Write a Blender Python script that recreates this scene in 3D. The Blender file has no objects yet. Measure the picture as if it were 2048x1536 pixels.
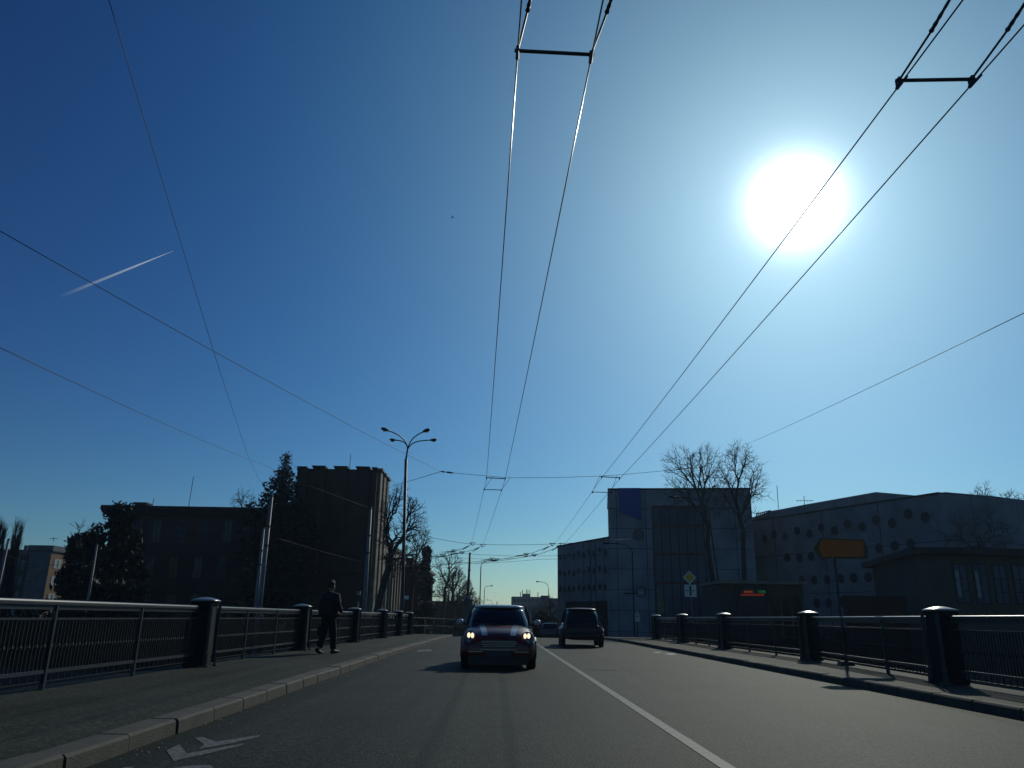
import bpy, bmesh, math, random
from mathutils import Vector, Matrix
PI = math.pi; R_ = math.radians
# ---------------------------------------------------------------- camera
SC = bpy.context.scene
F = 1538.; RO = .015; TH = math.atan(467.5/F); YAW = math.atan(25/(F/math.cos(TH))); H = 1.1
def ray(px, py):
    u = px-1024; v = py-768
    u, v = u*math.cos(RO)+v*math.sin(RO), -u*math.sin(RO)+v*math.cos(RO)
    x = u/F; y = 1.; z = -v/F
    y, z = y*math.cos(TH)-z*math.sin(TH), y*math.sin(TH)+z*math.cos(TH)
    c, s = math.cos(YAW), math.sin(YAW)
    return Vector((x*c+y*s, -x*s+y*c, z))
def at(px, py, Y):
    r = ray(px, py); t = Y/r.y; return Vector((r.x*t, Y, H+r.z*t))
def gnd(px, py, z=0):
    r = ray(px, py); t = (z-H)/r.z; return Vector((r.x*t, r.y*t, z))
def atx(px, py, X):
    r = ray(px, py); t = X/r.x; return Vector((X, r.y*t, H+r.z*t))
cam = bpy.data.cameras.new('camera'); co = bpy.data.objects.new('camera', cam); SC.collection.objects.link(co)
fw = ray(1024, 768).normalized(); rt = (ray(1124, 768)-ray(924, 768)).normalized(); up = rt.cross(fw)
co.matrix_world = Matrix(((rt.x, up.x, -fw.x, 0), (rt.y, up.y, -fw.y, 0), (rt.z, up.z, -fw.z, H), (0, 0, 0, 1)))
cam.sensor_width = 36; cam.lens = F/2048*36; cam.clip_start = .05; cam.clip_end = 30000
SC.camera = co
# ---------------------------------------------------------------- sky, sun, exposure
SUN = ray(1590, 405).normalized(); EL = math.asin(SUN.z); AZ = math.atan2(SUN.x, SUN.y)
W = bpy.data.worlds.new('World'); SC.world = W; W.use_nodes = True
nt = W.node_tree; N = nt.nodes; L = nt.links; N.clear()
def nn(t, **k):
    n = N.new(t)
    for a, b in k.items(): setattr(n, a, b)
    return n
def mth(op, a, b=None, clamp=False):
    n = nn('ShaderNodeMath', operation=op); n.use_clamp = clamp
    for i, q in enumerate((a, b)):
        if q is None: continue
        if isinstance(q, (int, float)): n.inputs[i].default_value = q
        else: L.new(q, n.inputs[i])
    return n.outputs[0]
sky = nn('ShaderNodeTexSky', sky_type='NISHITA'); sky.sun_disc = False; sky.sun_elevation = EL; sky.sun_rotation = AZ
sky.altitude = 0; sky.air_density = 1.0; sky.dust_density = .3; sky.ozone_density = 4.0
XP = -.7; XK = 2**-XP
bg = nn('ShaderNodeBackground'); bg.inputs[1].default_value = .1
# the sun's aureole: brightness of the air as a function of the angle from the sun
tc = nn('ShaderNodeTexCoord'); dt = nn('ShaderNodeVectorMath', operation='DOT_PRODUCT'); dt.inputs[1].default_value = SUN
nrm = nn('ShaderNodeVectorMath', operation='NORMALIZE'); L.new(tc.outputs['Generated'], nrm.inputs[0]); L.new(nrm.outputs[0], dt.inputs[0])
ang = mth('MULTIPLY', mth('ARCCOSINE', mth('MINIMUM', dt.outputs['Value'], 1.0)), 180/PI)
def expo(k, a): return mth('MULTIPLY', mth('EXPONENT', mth('MULTIPLY', ang, -1/k)), a)
core = mth('ADD', mth('MULTIPLY', mth('EXPONENT', mth('MULTIPLY', mth('POWER', mth('DIVIDE', ang, 2.3), 2.0), -1.0)), 3.0*XK), expo(3.6, .6*XK))
sc_ = nn('ShaderNodeSeparateColor'); L.new(sky.outputs[0], sc_.inputs[0]); cb = nn('ShaderNodeCombineColor')
for i_, (g_, a_, k_, p__, b__, w_) in enumerate(((1.55, .355, 20, 2, .19, .92), (1.5, .475, 20, 1.5, .385, .98), (1.4, .475, 20, 1, .50, 1))):
    base_c = mth('MULTIPLY', mth('POWER', mth('MULTIPLY', sc_.outputs[i_], .1), g_), a_*XK*10)      # the background's strength is .1
    glow_c = mth('MULTIPLY', mth('EXPONENT', mth('MULTIPLY', mth('POWER', mth('DIVIDE', ang, k_), p__), -1.0)), b__*XK*10)
    L.new(mth('ADD', mth('ADD', base_c, glow_c), mth('MULTIPLY', core, w_*10)), cb.inputs[i_])
L.new(cb.outputs[0], bg.inputs[0])
wo = nn('ShaderNodeOutputWorld'); L.new(bg.outputs[0], wo.inputs[0])
sl = bpy.data.lights.new('sun', 'SUN'); sl.energy = 2.4; sl.angle = R_(.53); sl.color = (1, .97, .82)
so = bpy.data.objects.new('sun', sl); SC.collection.objects.link(so); so.rotation_euler = SUN.to_track_quat('Z', 'Y').to_euler()
SC.view_settings.view_transform = 'Standard'; SC.view_settings.look = 'None'; SC.view_settings.gamma = 1
SC.view_settings.exposure = XP
SC.cycles.max_bounces = 5; SC.cycles.diffuse_bounces = 2; SC.cycles.transparent_max_bounces = 8
SC.cycles.caustics_reflective = False; SC.cycles.caustics_refractive = False
# ---------------------------------------------------------------- materials
MATS = {}
def mat(name, col, rough=.7, metal=0, spec=.5, ns=0, na=0, bump=0, bs=None, emit=None, coat=0, extra=None, trans=None):
    if name in MATS: return MATS[name]
    m = bpy.data.materials.new(name); m.use_nodes = True; t = m.node_tree; p = t.nodes['Principled BSDF']
    p.inputs['Base Color'].default_value = (*col, 1); p.inputs['Roughness'].default_value = rough; p.inputs['Metallic'].default_value = metal
    p.inputs['Specular IOR Level'].default_value = spec; p.inputs['Coat Weight'].default_value = coat; p.inputs['Coat Roughness'].default_value = .05
    if emit: p.inputs['Emission Color'].default_value = (*emit[0], 1); p.inputs['Emission Strength'].default_value = emit[1]
    if ns:
        g = t.nodes.new('ShaderNodeNewGeometry')
        n = t.nodes.new('ShaderNodeTexNoise'); n.inputs['Scale'].default_value = ns; n.inputs['Detail'].default_value = 6; n.inputs['Roughness'].default_value = .65
        t.links.new(g.outputs['Position'], n.inputs['Vector'])
        r = t.nodes.new('ShaderNodeMapRange'); r.inputs[1].default_value = .25; r.inputs[2].default_value = .75; r.inputs[3].default_value = 1-na; r.inputs[4].default_value = 1+na
        t.links.new(n.outputs[0], r.inputs[0])
        v = t.nodes.new('ShaderNodeVectorMath'); v.operation = 'SCALE'; v.inputs[0].default_value = col
        t.links.new(r.outputs[0], v.inputs['Scale']); t.links.new(v.outputs[0], p.inputs['Base Color'])
        if bump:
            b = t.nodes.new('ShaderNodeBump'); b.inputs['Strength'].default_value = bump; b.inputs['Distance'].default_value = .02
            n2 = t.nodes.new('ShaderNodeTexNoise'); n2.inputs['Scale'].default_value = bs or ns*4; n2.inputs['Detail'].default_value = 4
            t.links.new(g.outputs['Position'], n2.inputs['Vector']); t.links.new(n2.outputs[0], b.inputs['Height']); t.links.new(b.outputs[0], p.inputs['Normal'])
    MATS[name] = m; return m
def nodes_of(m): return m.node_tree, m.node_tree.nodes['Principled BSDF']
def asphalt(name, base, grain, rough, stripe=False):
    m = mat(name, base, rough, spec=.13); t, p = nodes_of(m); A = t.nodes.new; K = t.links.new
    g = A('ShaderNodeNewGeometry')
    def noise(s, d=4, sc=(1, 1, 1)):
        mp = A('ShaderNodeMapping'); mp.inputs['Scale'].default_value = sc; K(g.outputs['Position'], mp.inputs[0])
        n = A('ShaderNodeTexNoise'); n.inputs['Scale'].default_value = s; n.inputs['Detail'].default_value = d; K(mp.outputs[0], n.inputs['Vector']); return n.outputs[0]
    def rng(v, a, b, c, d):
        r = A('ShaderNodeMapRange'); K(v, r.inputs[0])
        for i, q in enumerate((a, b, c, d)): r.inputs[i+1].default_value = q
        return r.outputs[0]
    def mul(a, b):
        q = A('ShaderNodeMath'); q.operation = 'MULTIPLY'; K(a, q.inputs[0]); K(b, q.inputs[1]); return q.outputs[0]
    big = rng(noise(.35, 6), .3, .7, .72, 1.28)
    fine = rng(noise(42, 4), .35, .65, 1-grain, 1+grain)
    vo = A('ShaderNodeTexVoronoi'); vo.inputs['Scale'].default_value = 38; K(g.outputs['Position'], vo.inputs['Vector'])
    sp = rng(vo.outputs['Distance'], .0, .28, 1+grain*2.2, 1)
    f = mul(mul(mul(big, fine), sp), rng(noise(14, 5), .35, .65, .7, 1.35))
    streak = rng(noise(1.6, 4, (1.6, .03, 1)), .35, .65, .72, 1.2)
    f = mul(f, streak)
    ve = A('ShaderNodeTexVoronoi'); ve.feature = 'DISTANCE_TO_EDGE'; ve.inputs['Scale'].default_value = .42
    mw = A('ShaderNodeVectorMath'); mw.operation = 'ADD'; nw = A('ShaderNodeTexNoise'); nw.inputs['Scale'].default_value = 2.2; nw.inputs['Detail'].default_value = 5; K(g.outputs['Position'], nw.inputs['Vector'])
    K(g.outputs['Position'], mw.inputs[0]); K(nw.outputs['Color'], mw.inputs[1]); K(mw.outputs[0], ve.inputs['Vector'])
    f = mul(f, rng(ve.outputs['Distance'], .0, .006, .45, 1))
    f = mul(f, rng(noise(.9, 2), .56, .60, 1, .86))
    if stripe:  # darker oil and tyre bands and a dirty gutter that lie along the road
        x = A('ShaderNodeSeparateXYZ'); K(g.outputs['Position'], x.inputs[0])
        for c, w, k in ((-.75, .35, .90), (.75, .35, .90), (3.0, .4, .9), (4.7, .4, .9), (-2.95, .55, .55), (6.4, .35, .6)):
            d = A('ShaderNodeMath'); d.operation = 'SUBTRACT'; K(x.outputs[0], d.inputs[0]); d.inputs[1].default_value = c
            e = A('ShaderNodeMath'); e.operation = 'ABSOLUTE'; K(d.outputs[0], e.inputs[0])
            q = A('ShaderNodeMapRange'); q.interpolation_type = 'SMOOTHSTEP'; K(e.outputs[0], q.inputs[0]); q.inputs[1].default_value = 0; q.inputs[2].default_value = w; q.inputs[3].default_value = k; q.inputs[4].default_value = 1
            f = mul(f, q.outputs[0])
    v = A('ShaderNodeVectorMath'); v.operation = 'SCALE'; v.inputs[0].default_value = base; K(f, v.inputs['Scale']); K(v.outputs[0], p.inputs['Base Color'])
    b = A('ShaderNodeBump'); b.inputs['Strength'].default_value = .9; b.inputs['Distance'].default_value = .010
    K(mul(noise(70, 3), rng(vo.outputs['Distance'], 0, .5, 1, .3)), b.inputs['Height']); K(b.outputs[0], p.inputs['Normal'])
    return m
def brickmat(name, c1, c2, mc, bw, bh, ms=.02, rough=.85, axis='XZ'):
    m = mat(name, c1, rough); t, p = nodes_of(m); A = t.nodes.new; K = t.links.new
    g = A('ShaderNodeTexCoord'); s = A('ShaderNodeSeparateXYZ'); K(g.outputs['Object'], s.inputs[0]); c = A('ShaderNodeCombineXYZ')
    ad_ = A('ShaderNodeMath'); ad_.operation = 'ADD'; K(s.outputs[0], ad_.inputs[0]); K(s.outputs[1], ad_.inputs[1])
    K(ad_.outputs[0], c.inputs[0]); K(s.outputs[2], c.inputs[1])
    b = A('ShaderNodeTexBrick'); K(c.outputs[0], b.inputs['Vector']); b.inputs['Scale'].default_value = 1
    b.inputs['Color1'].default_value = (*c1, 1); b.inputs['Color2'].default_value = (*c2, 1); b.inputs['Mortar'].default_value = (*mc, 1)
    b.inputs['Mortar Size'].default_value = ms; b.inputs['Brick Width'].default_value = bw; b.inputs['Row Height'].default_value = bh
    if bw > .6: b.offset = 0
    n = A('ShaderNodeTexNoise'); n.inputs['Scale'].default_value = .6; n.inputs['Detail'].default_value = 6; K(g.outputs['Object'], n.inputs['Vector'])
    r = A('ShaderNodeMapRange'); K(n.outputs[0], r.inputs[0]); r.inputs[1].default_value = .3; r.inputs[2].default_value = .7; r.inputs[3].default_value = .75; r.inputs[4].default_value = 1.2
    v = A('ShaderNodeVectorMath'); v.operation = 'SCALE'; K(b.outputs[0], v.inputs[0]); K(r.outputs[0], v.inputs['Scale']); K(v.outputs[0], p.inputs['Base Color'])
    return m
M = dict(
    road=asphalt('asphalt', (.021, .031, .023), .85, .74, True),
    pave=asphalt('pavement_asphalt', (.034, .040, .028), .6, .8),
    kerb=mat('kerb_granite', (.075, .070, .054), .85, ns=3, na=.35, bump=.4, bs=60),
    joint=mat('joint_dirt', (.03, .03, .028), .95),
    paint=mat('worn_white_paint', (.30, .31, .29), .7, ns=14, na=.45),
    earth=mat('dark_earth', (.025, .027, .018), .95, ns=.3, na=.5),
    water=mat('river_water', (.01, .014, .012), .25, spec=.3, ns=1, na=.2, bump=.6, bs=2),
    concrete=mat('bridge_concrete', (.16, .16, .15), .9, ns=1, na=.3),
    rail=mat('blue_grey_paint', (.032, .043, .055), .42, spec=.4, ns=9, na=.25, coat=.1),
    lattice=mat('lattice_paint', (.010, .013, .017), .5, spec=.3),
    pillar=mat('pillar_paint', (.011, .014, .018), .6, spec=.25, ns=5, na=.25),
    cap=mat('cap_metal', (.32, .32, .30), .33, metal=.4, ns=6, na=.2),
    pole=mat('galvanised_pole', (.17, .18, .20), .55, ns=4, na=.3),
    wire=mat('wire_black', (.015, .015, .017), .6, spec=.25),
    copper=mat('contact_wire', (.02, .018, .018), .28, spec=.22),
    fitting=mat('line_fitting', (.03, .03, .035), .5),
    brick=brickmat('dark_brick', (.075, .032, .024), (.055, .026, .02), (.07, .055, .045), .25, .075, .012),
    frame2=mat('pale_window', (.32, .32, .31), .6),
    course=mat('dark_stone', (.06, .05, .045), .9, ns=1.5, na=.3),  # darker stone tone for the string courses
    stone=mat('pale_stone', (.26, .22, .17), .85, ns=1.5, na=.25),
    darkroof=mat('dark_roof', (.035, .03, .03), .85, ns=2, na=.3),
    frame=mat('window_frame_grey', (.07, .07, .07), .8, ns=3, na=.2),
    glass=mat('dark_glass', (.012, .014, .022), .2, spec=.3),
    blueglass=mat('curtain_blue', (.03, .03, .08), .4, spec=.2),
    yellowblind=mat('yellow_blind', (.10, .08, .02), .6),
    panel=brickmat('grey_panels', (.28, .295, .34), (.26, .275, .32), (.06, .06, .065), 2.4, 1.9, .03, .8),
    panel2=brickmat('grey_panels_blueish', (.23, .245, .29), (.215, .23, .275), (.06, .06, .065), 3.2, 3.6, .03, .8),
    cglass=mat('curtain_glass', (.075, .095, .15), .3, spec=.25, ns=.4, na=.3),
    portglass=mat('porthole_glass', (.022, .03, .05), .3, spec=.25),
    redsteel=mat('red_steel', (.12, .03, .03), .6),
    banner=mat('blue_banner', (.01, .055, .32), .6, ns=.8, na=.1),
    render=mat('green_grey_render', (.075, .08, .065), .9, ns=1.2, na=.2),
    slab=brickmat('slab_panels', (.12, .14, .16), (.11, .13, .15), (.09, .1, .1), 3.2, 2.8, .03, .85),
    ochre=mat('ochre_tone', (.20, .11, .05), .85, ns=1, na=.2),  # orange sunlight on the slab block's side put into its colour
    white=mat('white_paint', (.7, .7, .68), .6),
    bark=mat('bark', (.055, .045, .038), .9, ns=6, na=.35),
    twig=mat('twig', (.05, .042, .04), .9),
    needle=mat('evergreen', (.012, .022, .014), .8, ns=1.2, na=.5),
    hedge=mat('hedge', (.010, .016, .009), .9, ns=.8, na=.5),
    orange=mat('orange_sign', (.70, .15, .02), .55, ns=3, na=.12),
    orangeedge=mat('sign_border', (.14, .09, .03), .5),
    yellow=mat('sign_yellow', (.75, .45, .02), .5), black=mat('black', (.012, .012, .014), .6),
    signwhite=mat('sign_white', (.75, .75, .72), .5), signred=mat('sign_red', (.45, .03, .02), .5),
    led_o=mat('led_orange', (0, 0, 0), .5, emit=((1, .22, .05), .16)), led_r=mat('led_red', (0, 0, 0), .5, emit=((1, .08, .04), .13)),
    led_g=mat('led_green', (0, 0, 0), .5, emit=((.05, 1, .2), .22)),
    tyre=mat('tyre', (.015, .015, .016), .85), rim=mat('rim', (.3, .3, .31), .35, metal=.8),
    carred=mat('car_red', (.15, .014, .009), .35, coat=.35, spec=.5, ns=2, na=.1), carroof=mat('car_roof_white', (.5, .55, .58), .35, coat=.4),
    carstripe=mat('stripe_white', (.62, .66, .68), .3, coat=.7), cardark=mat('car_black_plastic', (.015, .015, .017), .5),
    carbrown=mat('car_maroon', (.035, .009, .008), .4, coat=.2, spec=.3), carsilver=mat('car_grey_blue', (.07, .07, .10), .4, coat=.3, metal=.2),
    carglass=mat('car_glass', (.006, .008, .012), .04, spec=.6), chrome=mat('chrome', (.28, .28, .30), .25, metal=1),
    lens=mat('lit_headlight', (.5, .5, .4), .2, emit=((1, .78, .50), 2.2)), lensoff=mat('lamp_glass', (.10, .11, .13), .1, coat=.5),
    amber=mat('amber_lens', (.4, .18, .03), .3), plate=mat('plate', (.05, .055, .06), .6), taillight=mat('tail_lens', (.12, .008, .006), .25),
    skin=mat('skin', (.42, .25, .18), .6), cloth=mat('black_jacket', (.008, .009, .011), .75, ns=20, na=.2), trousers=mat('dark_trousers', (.014, .014, .018), .85),
    shoe=mat('dark_shoe', (.012, .012, .013), .55, spec=.3), hair=mat('hair', (.02, .014, .01), .7), bag=mat('bag', (.02, .02, .022), .5),
    contrail=mat('contrail', (.9, .93, .95), 1, emit=((.75, .88, 1), .55)), farslab=mat('haze_tinted_slab', (.10, .15, .16), .9, ns=.05, na=.2), litter=mat('litter', (.6, .6, .55), .8),  # contrail's sunlit white is given as emission
)
def flake(m):
    t, p = nodes_of(m); A = t.nodes.new; K = t.links.new; g = A('ShaderNodeNewGeometry')
    n = A('ShaderNodeTexNoise'); n.inputs['Scale'].default_value = 22; n.inputs['Detail'].default_value = 8; n.inputs['Roughness'].default_value = .75; K(g.outputs['Position'], n.inputs['Vector'])
    r1 = A('ShaderNodeMapRange'); K(n.outputs[0], r1.inputs[0]); r1.inputs[1].default_value = .45; r1.inputs[2].default_value = .60; r1.inputs[3].default_value = .10; r1.inputs[4].default_value = 1
    mx = A('ShaderNodeMix'); mx.data_type = 'RGBA'; K(r1.outputs[0], mx.inputs[0]); mx.inputs[6].default_value = (.045, .05, .046, 1); mx.inputs[7].default_value = (.19, .20, .18, 1); K(mx.outputs[2], p.inputs['Base Color'])
flake(M['paint'])
# ---------------------------------------------------------------- mesh helpers
class MB:
    def __init__(s): s.v = []; s.f = []
    def box(s, x0, x1, y0, y1, z0, z1, T=None):
        b = len(s.v)
        for z in (z0, z1):
            for x, y in ((x0, y0), (x1, y0), (x1, y1), (x0, y1)):
                p = Vector((x, y, z)); s.v.append(T @ p if T else p)
        for q in ((0, 3, 2, 1), (4, 5, 6, 7), (0, 1, 5, 4), (1, 2, 6, 5), (2, 3, 7, 6), (3, 0, 4, 7)): s.f.append([b+i for i in q])
        return s
    def frus(s, c, w0, d0, w1, d1, z0, z1):
        b = len(s.v)
        for z, w, d in ((z0, w0, d0), (z1, w1, d1)):
            for a, e in ((-1, -1), (1, -1), (1, 1), (-1, 1)): s.v.append(Vector((c[0]+a*w/2, c[1]+e*d/2, z)))
        for q in ((0, 3, 2, 1), (4, 5, 6, 7), (0, 1, 5, 4), (1, 2, 6, 5), (2, 3, 7, 6), (3, 0, 4, 7)): s.f.append([b+i for i in q])
        return s
    def tube(s, pts, rad, n=6, caps=True):
        pts = [Vector(p) for p in pts]; k = len(pts); b = len(s.v)
        rad = rad if isinstance(rad, (list, tuple)) else [rad]*k
        prev = None
        for i, p in enumerate(pts):
            d = (pts[min(i+1, k-1)]-pts[max(i-1, 0)]).normalized()
            a = Vector((0, 0, 1)) if abs(d.z) < .9 else Vector((1, 0, 0))
            if prev is not None: u = (prev-d*prev.dot(d)); u = u.normalized() if u.length > 1e-6 else d.cross(a).normalized()
            else: u = d.cross(a).normalized()
            w = d.cross(u); prev = u
            for j in range(n):
                t = 2*PI*j/n; s.v.append(p+(u*math.cos(t)+w*math.sin(t))*rad[i])
        for i in range(k-1):
            for j in range(n):
                q = (j+1) % n; s.f.append([b+i*n+j, b+i*n+q, b+(i+1)*n+q, b+(i+1)*n+j])
        if caps: s.f.append([b+j for j in range(n)][::-1]); s.f.append([b+(k-1)*n+j for j in range(n)])
        return s
    def lathe(s, prof, c=(0, 0, 0), n=16, T=None):
        b = len(s.v); k = len(prof)
        for r, z in prof:
            for j in range(n):
                t = 2*PI*j/n; p = Vector((r*math.cos(t), r*math.sin(t), z))
                if T: p = T @ p
                s.v.append(p+Vector(c))
        for i in range(k-1):
            for j in range(n):
                q = (j+1) % n; s.f.append([b+i*n+j, b+i*n+q, b+(i+1)*n+q, b+(i+1)*n+j])
        s.f.append([b+j for j in range(n)][::-1]); s.f.append([b+(k-1)*n+j for j in range(n)])
        return s
    def prism(s, pts, off):  # polygon (3D points) extruded by off
        b = len(s.v); k = len(pts); off = Vector(off)
        for p in pts: s.v.append(Vector(p))
        for p in pts: s.v.append(Vector(p)+off)
        s.f.append([b+i for i in range(k)][::-1]); s.f.append([b+k+i for i in range(k)])
        for i in range(k): q = (i+1) % k; s.f.append([b+i, b+q, b+k+q, b+k+i])
        return s
    def quad(s, a, b_, c, d):
        b = len(s.v); s.v += [Vector(a), Vector(b_), Vector(c), Vector(d)]; s.f.append([b, b+1, b+2, b+3]); return s
    def grid(s, rows):
        b = len(s.v); k = len(rows[0])
        for r in rows: s.v += [Vector(p) for p in r]
        for i in range(len(rows)-1):
            for j in range(k-1): s.f.append([b+i*k+j, b+i*k+j+1, b+(i+1)*k+j+1, b+(i+1)*k+j])
        return s
    def loft(s, rings, capa=True, capb=True):
        b = len(s.v); n = len(rings[0])
        for r in rings: s.v += [Vector(p) for p in r]
        for i in range(len(rings)-1):
            for j in range(n): q = (j+1) % n; s.f.append([b+i*n+j, b+i*n+q, b+(i+1)*n+q, b+(i+1)*n+j])
        if capa: s.f.append([b+j for j in range(n)][::-1])
        if capb: s.f.append([b+(len(rings)-1)*n+j for j in range(n)])
        return s
    def build(s, name, m, parent=None, smooth=False, label=None, cat=None, group=None, kind=None, bevel=0):
        me = bpy.data.meshes.new(name); me.from_pydata(s.v, [], s.f); me.materials.append(M[m] if isinstance(m, str) else m)
        bm = bmesh.new(); bm.from_mesh(me); bmesh.ops.recalc_face_normals(bm, faces=bm.faces)
        if bevel: bmesh.ops.bevel(bm, geom=list(bm.edges), offset=bevel, segments=2, affect='EDGES', clamp_overlap=True)
        bm.to_mesh(me); bm.free()
        if smooth: me.shade_smooth()
        o = bpy.data.objects.new(name, me); SC.collection.objects.link(o)
        if parent: o.parent = parent; o.matrix_parent_inverse = Matrix.Translation(-parent.location) if parent.type == 'EMPTY' and not parent.get('local') else Matrix()
        return tag(o, label, cat, group, kind)
def tag(o, label=None, cat=None, group=None, kind=None):
    for k, v in (('label', label), ('category', cat), ('group', group), ('kind', kind)):
        if v: o[k] = v
    return o
def thing(name, loc, label, cat, group=None, local=False, rz=0):
    """Empty at the thing's base. local=False: its parts are built in world coordinates."""
    o = bpy.data.objects.new(name, None); SC.collection.objects.link(o); o.location = loc; o.rotation_euler.z = rz; o.empty_display_size = .2
    if local: o['local'] = 1
    return tag(o, label, cat, group)
def copy_tree(o, parent=None):
    c = o.copy(); SC.collection.objects.link(c)
    if parent: c.parent = parent
    for ch in o.children: copy_tree(ch, c)
    return c
def subcopy(o, off):  # copy of a part (with its sub-parts) beside its source, under the same thing
    c = copy_tree(o, o.parent); c.matrix_basis = o.matrix_basis.copy(); c.location = o.location+Vector(off); return c
def sm(t): t = max(0, min(1, t)); return t*t*(3-2*t)
# ---------------------------------------------------------------- road profile and plan
def rz(Y):
    if Y < 38: return 0
    if Y < 63: return -(Y-38)**2*.0006
    if Y < 120: return -.375-(Y-63)*.03
    return -2.085-(1-math.exp(-(Y-120)/40))*.5
def LK(Y): return -3.0+.45*sm((Y-20)/26) - (0 if Y < 46 else (Y-46)**1.6*.012 if Y < 75 else 2.6)
def RK(Y): return 6.4+(0 if Y < 60 else (Y-60)*.02 if Y < 200 else 2.8)
Ys = [-20, -10, 0]+[i*1.0 for i in range(1, 80)]+[80+i*5 for i in range(1, 60)]+[400, 600]
MB().grid([[(LK(y)-.05, y, rz(y)), (-1.5, y, rz(y)+.015), (1.8, y, rz(y)+.02), (4, y, rz(y)+.015), (RK(y)+.05, y, rz(y))] for y in Ys]).build('road', 'road', kind='structure')
GZ = -2.65
# pavements, deck edge
LFx = [(-20, -6.1), (8.0, -5.85), (15.7, -5.66), (23.3, -5.6), (30.8, -5.42), (37, -5.24), (42, -5.12), (47, -5.1), (52, -5.3)]
RFx = [(-20, 6.9), (6.0, 7.35), (13.9, 7.78), (21.7, 8.5), (29.8, 8.5), (37, 8.62), (43.3, 8.66), (60, 8.8)]
def ip(tab, y):
    for (a, b), (c, d) in zip(tab, tab[1:]):
        if y <= c: return b+(d-b)*(y-a)/(c-a)
    return tab[-1][1]
py = [y for y in Ys if y <= 75]
MB().grid([[(ip(LFx, y)-.45-(max(0, y-48)*1.2), y, rz(y)+.13), (LK(y)-.27, y, rz(y)+.13)] for y in py]).build('pavement_left', 'pave', kind='structure')
MB().grid([[(RK(y)+.17, y, rz(y)+.13), (ip(RFx, y)+.45+(max(0, y-44)*1.2), y, rz(y)+.13)] for y in py]).build('pavement_right', 'pave', kind='structure')
# bridge deck body under road and pavements
yy = [y for y in py if y <= 46]
d = MB()
d.loft([[(ip(LFx, y)-.45, y, rz(y)+.124), (ip(LFx, y)-.45, y, -.9), (ip(RFx, y)+.45, y, -.9), (ip(RFx, y)+.45, y, rz(y)+.124), (RK(y)+.3, y, rz(y)-.03), (LK(y)-.3, y, rz(y)-.03)] for y in yy])
d.build('bridge_deck', 'concrete', kind='structure', label='concrete deck carrying the road between the two railings', cat='bridge')
# kerbs: individual stones with open joints
def kerb(name, fx, side, w, h):
    b = MB(); j = MB(); y = -12.0; rnd = random.Random(3)
    while y < 62:
        y1 = y+1.0; g = .016; e = rnd.uniform(-.008, .008); t = rnd.uniform(-.006, .006)
        x0, x1 = fx(y), fx(y1); bv = .022; z0, z1 = rz(y), rz(y1)
        ring = []
        for (x, yc, z) in ((x0+e, y+g, z0), (x1+e, y1-g, z1)):
            s_ = side
            ring.append([(x, yc, z-.1), (x+s_*.012, yc, z+h-bv+t), (x+s_*(.012+bv), yc, z+h+t), (x+s_*w, yc, z+h+t), (x+s_*w, yc, z-.1)])
        b.loft(ring); y = y1
    o = b.build(name, 'kerb', kind='structure')
    j.grid([[(fx(q)+side*.035, q, rz(q)-.05), (fx(q)+side*.035, q, rz(q)+h-.02), (fx(q)+side*(w+.01), q, rz(q)+h-.02)] for q in range(-12, 63)])
    j.build('kerb_bedding', 'joint', parent=o); 
kerb('kerb_left', LK, -1, .27, .136); kerb('kerb_right', RK, 1, .17, .136)
# markings
def crown(x, y):  # height of the cambered road surface
    l, r_ = LK(y)-.05, RK(y)+.05; tab = ((l, 0), (-1.5, .015), (1.8, .02), (4, .015), (r_, 0))
    for (a, p), (c, q) in zip(tab, tab[1:]):
        if x <= c: return rz(y)+p+(q-p)*(x-a)/(c-a)
    return rz(y)
def paint(name, polys):
    b = MB()
    for p in polys:
        n = len(b.v)
        for q in p: b.v.append(Vector((q[0], q[1], crown(q[0], q[1])+.004)))
        b.f.append(list(range(n, n+len(p))))
    return b.build(name, 'paint', kind='structure')
cl = MB(); yl = [y for y in Ys if 1 <= y <= 75]
cl.grid([[(1.74+(.0 if y < 45 else (y-45)*.0), y, rz(y)+.0245), (1.86, y, rz(y)+.0245)] for y in yl]); cl.build('road_marking_centre_line', 'paint', kind='structure')
def cpx(l, z=.02): return [gnd(200+a/4.876, 1380+b/4.876, z) for a, b in l]
bike = [cpx([(930, 452), (1000, 443), (1135, 492), (1430, 447), (1568, 430), (1548, 448), (1250, 515), (972, 562), (1015, 515)]),
        cpx([(650, 572), (775, 515), (850, 605), (1100, 562), (1405, 512), (1380, 530), (1100, 598), (870, 645), (720, 680)]),
        cpx([(700, 748), (820, 730), (960, 720), (1090, 725), (1105, 745), (1080, 775), (900, 800), (760, 800)]),
        cpx([(220, 735), (350, 728), (300, 752), (240, 755)])]
paint('road_marking_bicycle_lane_arrow', bike)
def pp(l, z=.012): return [gnd(x, y, z) for x, y in l]
paint('road_marking_far_right', [pp([(1306, 1304), (1318, 1303), (1325, 1305), (1312, 1306)]), pp([(1326, 1307), (1345, 1306), (1355, 1309), (1338, 1310)])])
paint('road_marking_far_left', [pp([(836, 1300), (862, 1299), (864, 1302), (834, 1303)])])
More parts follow.
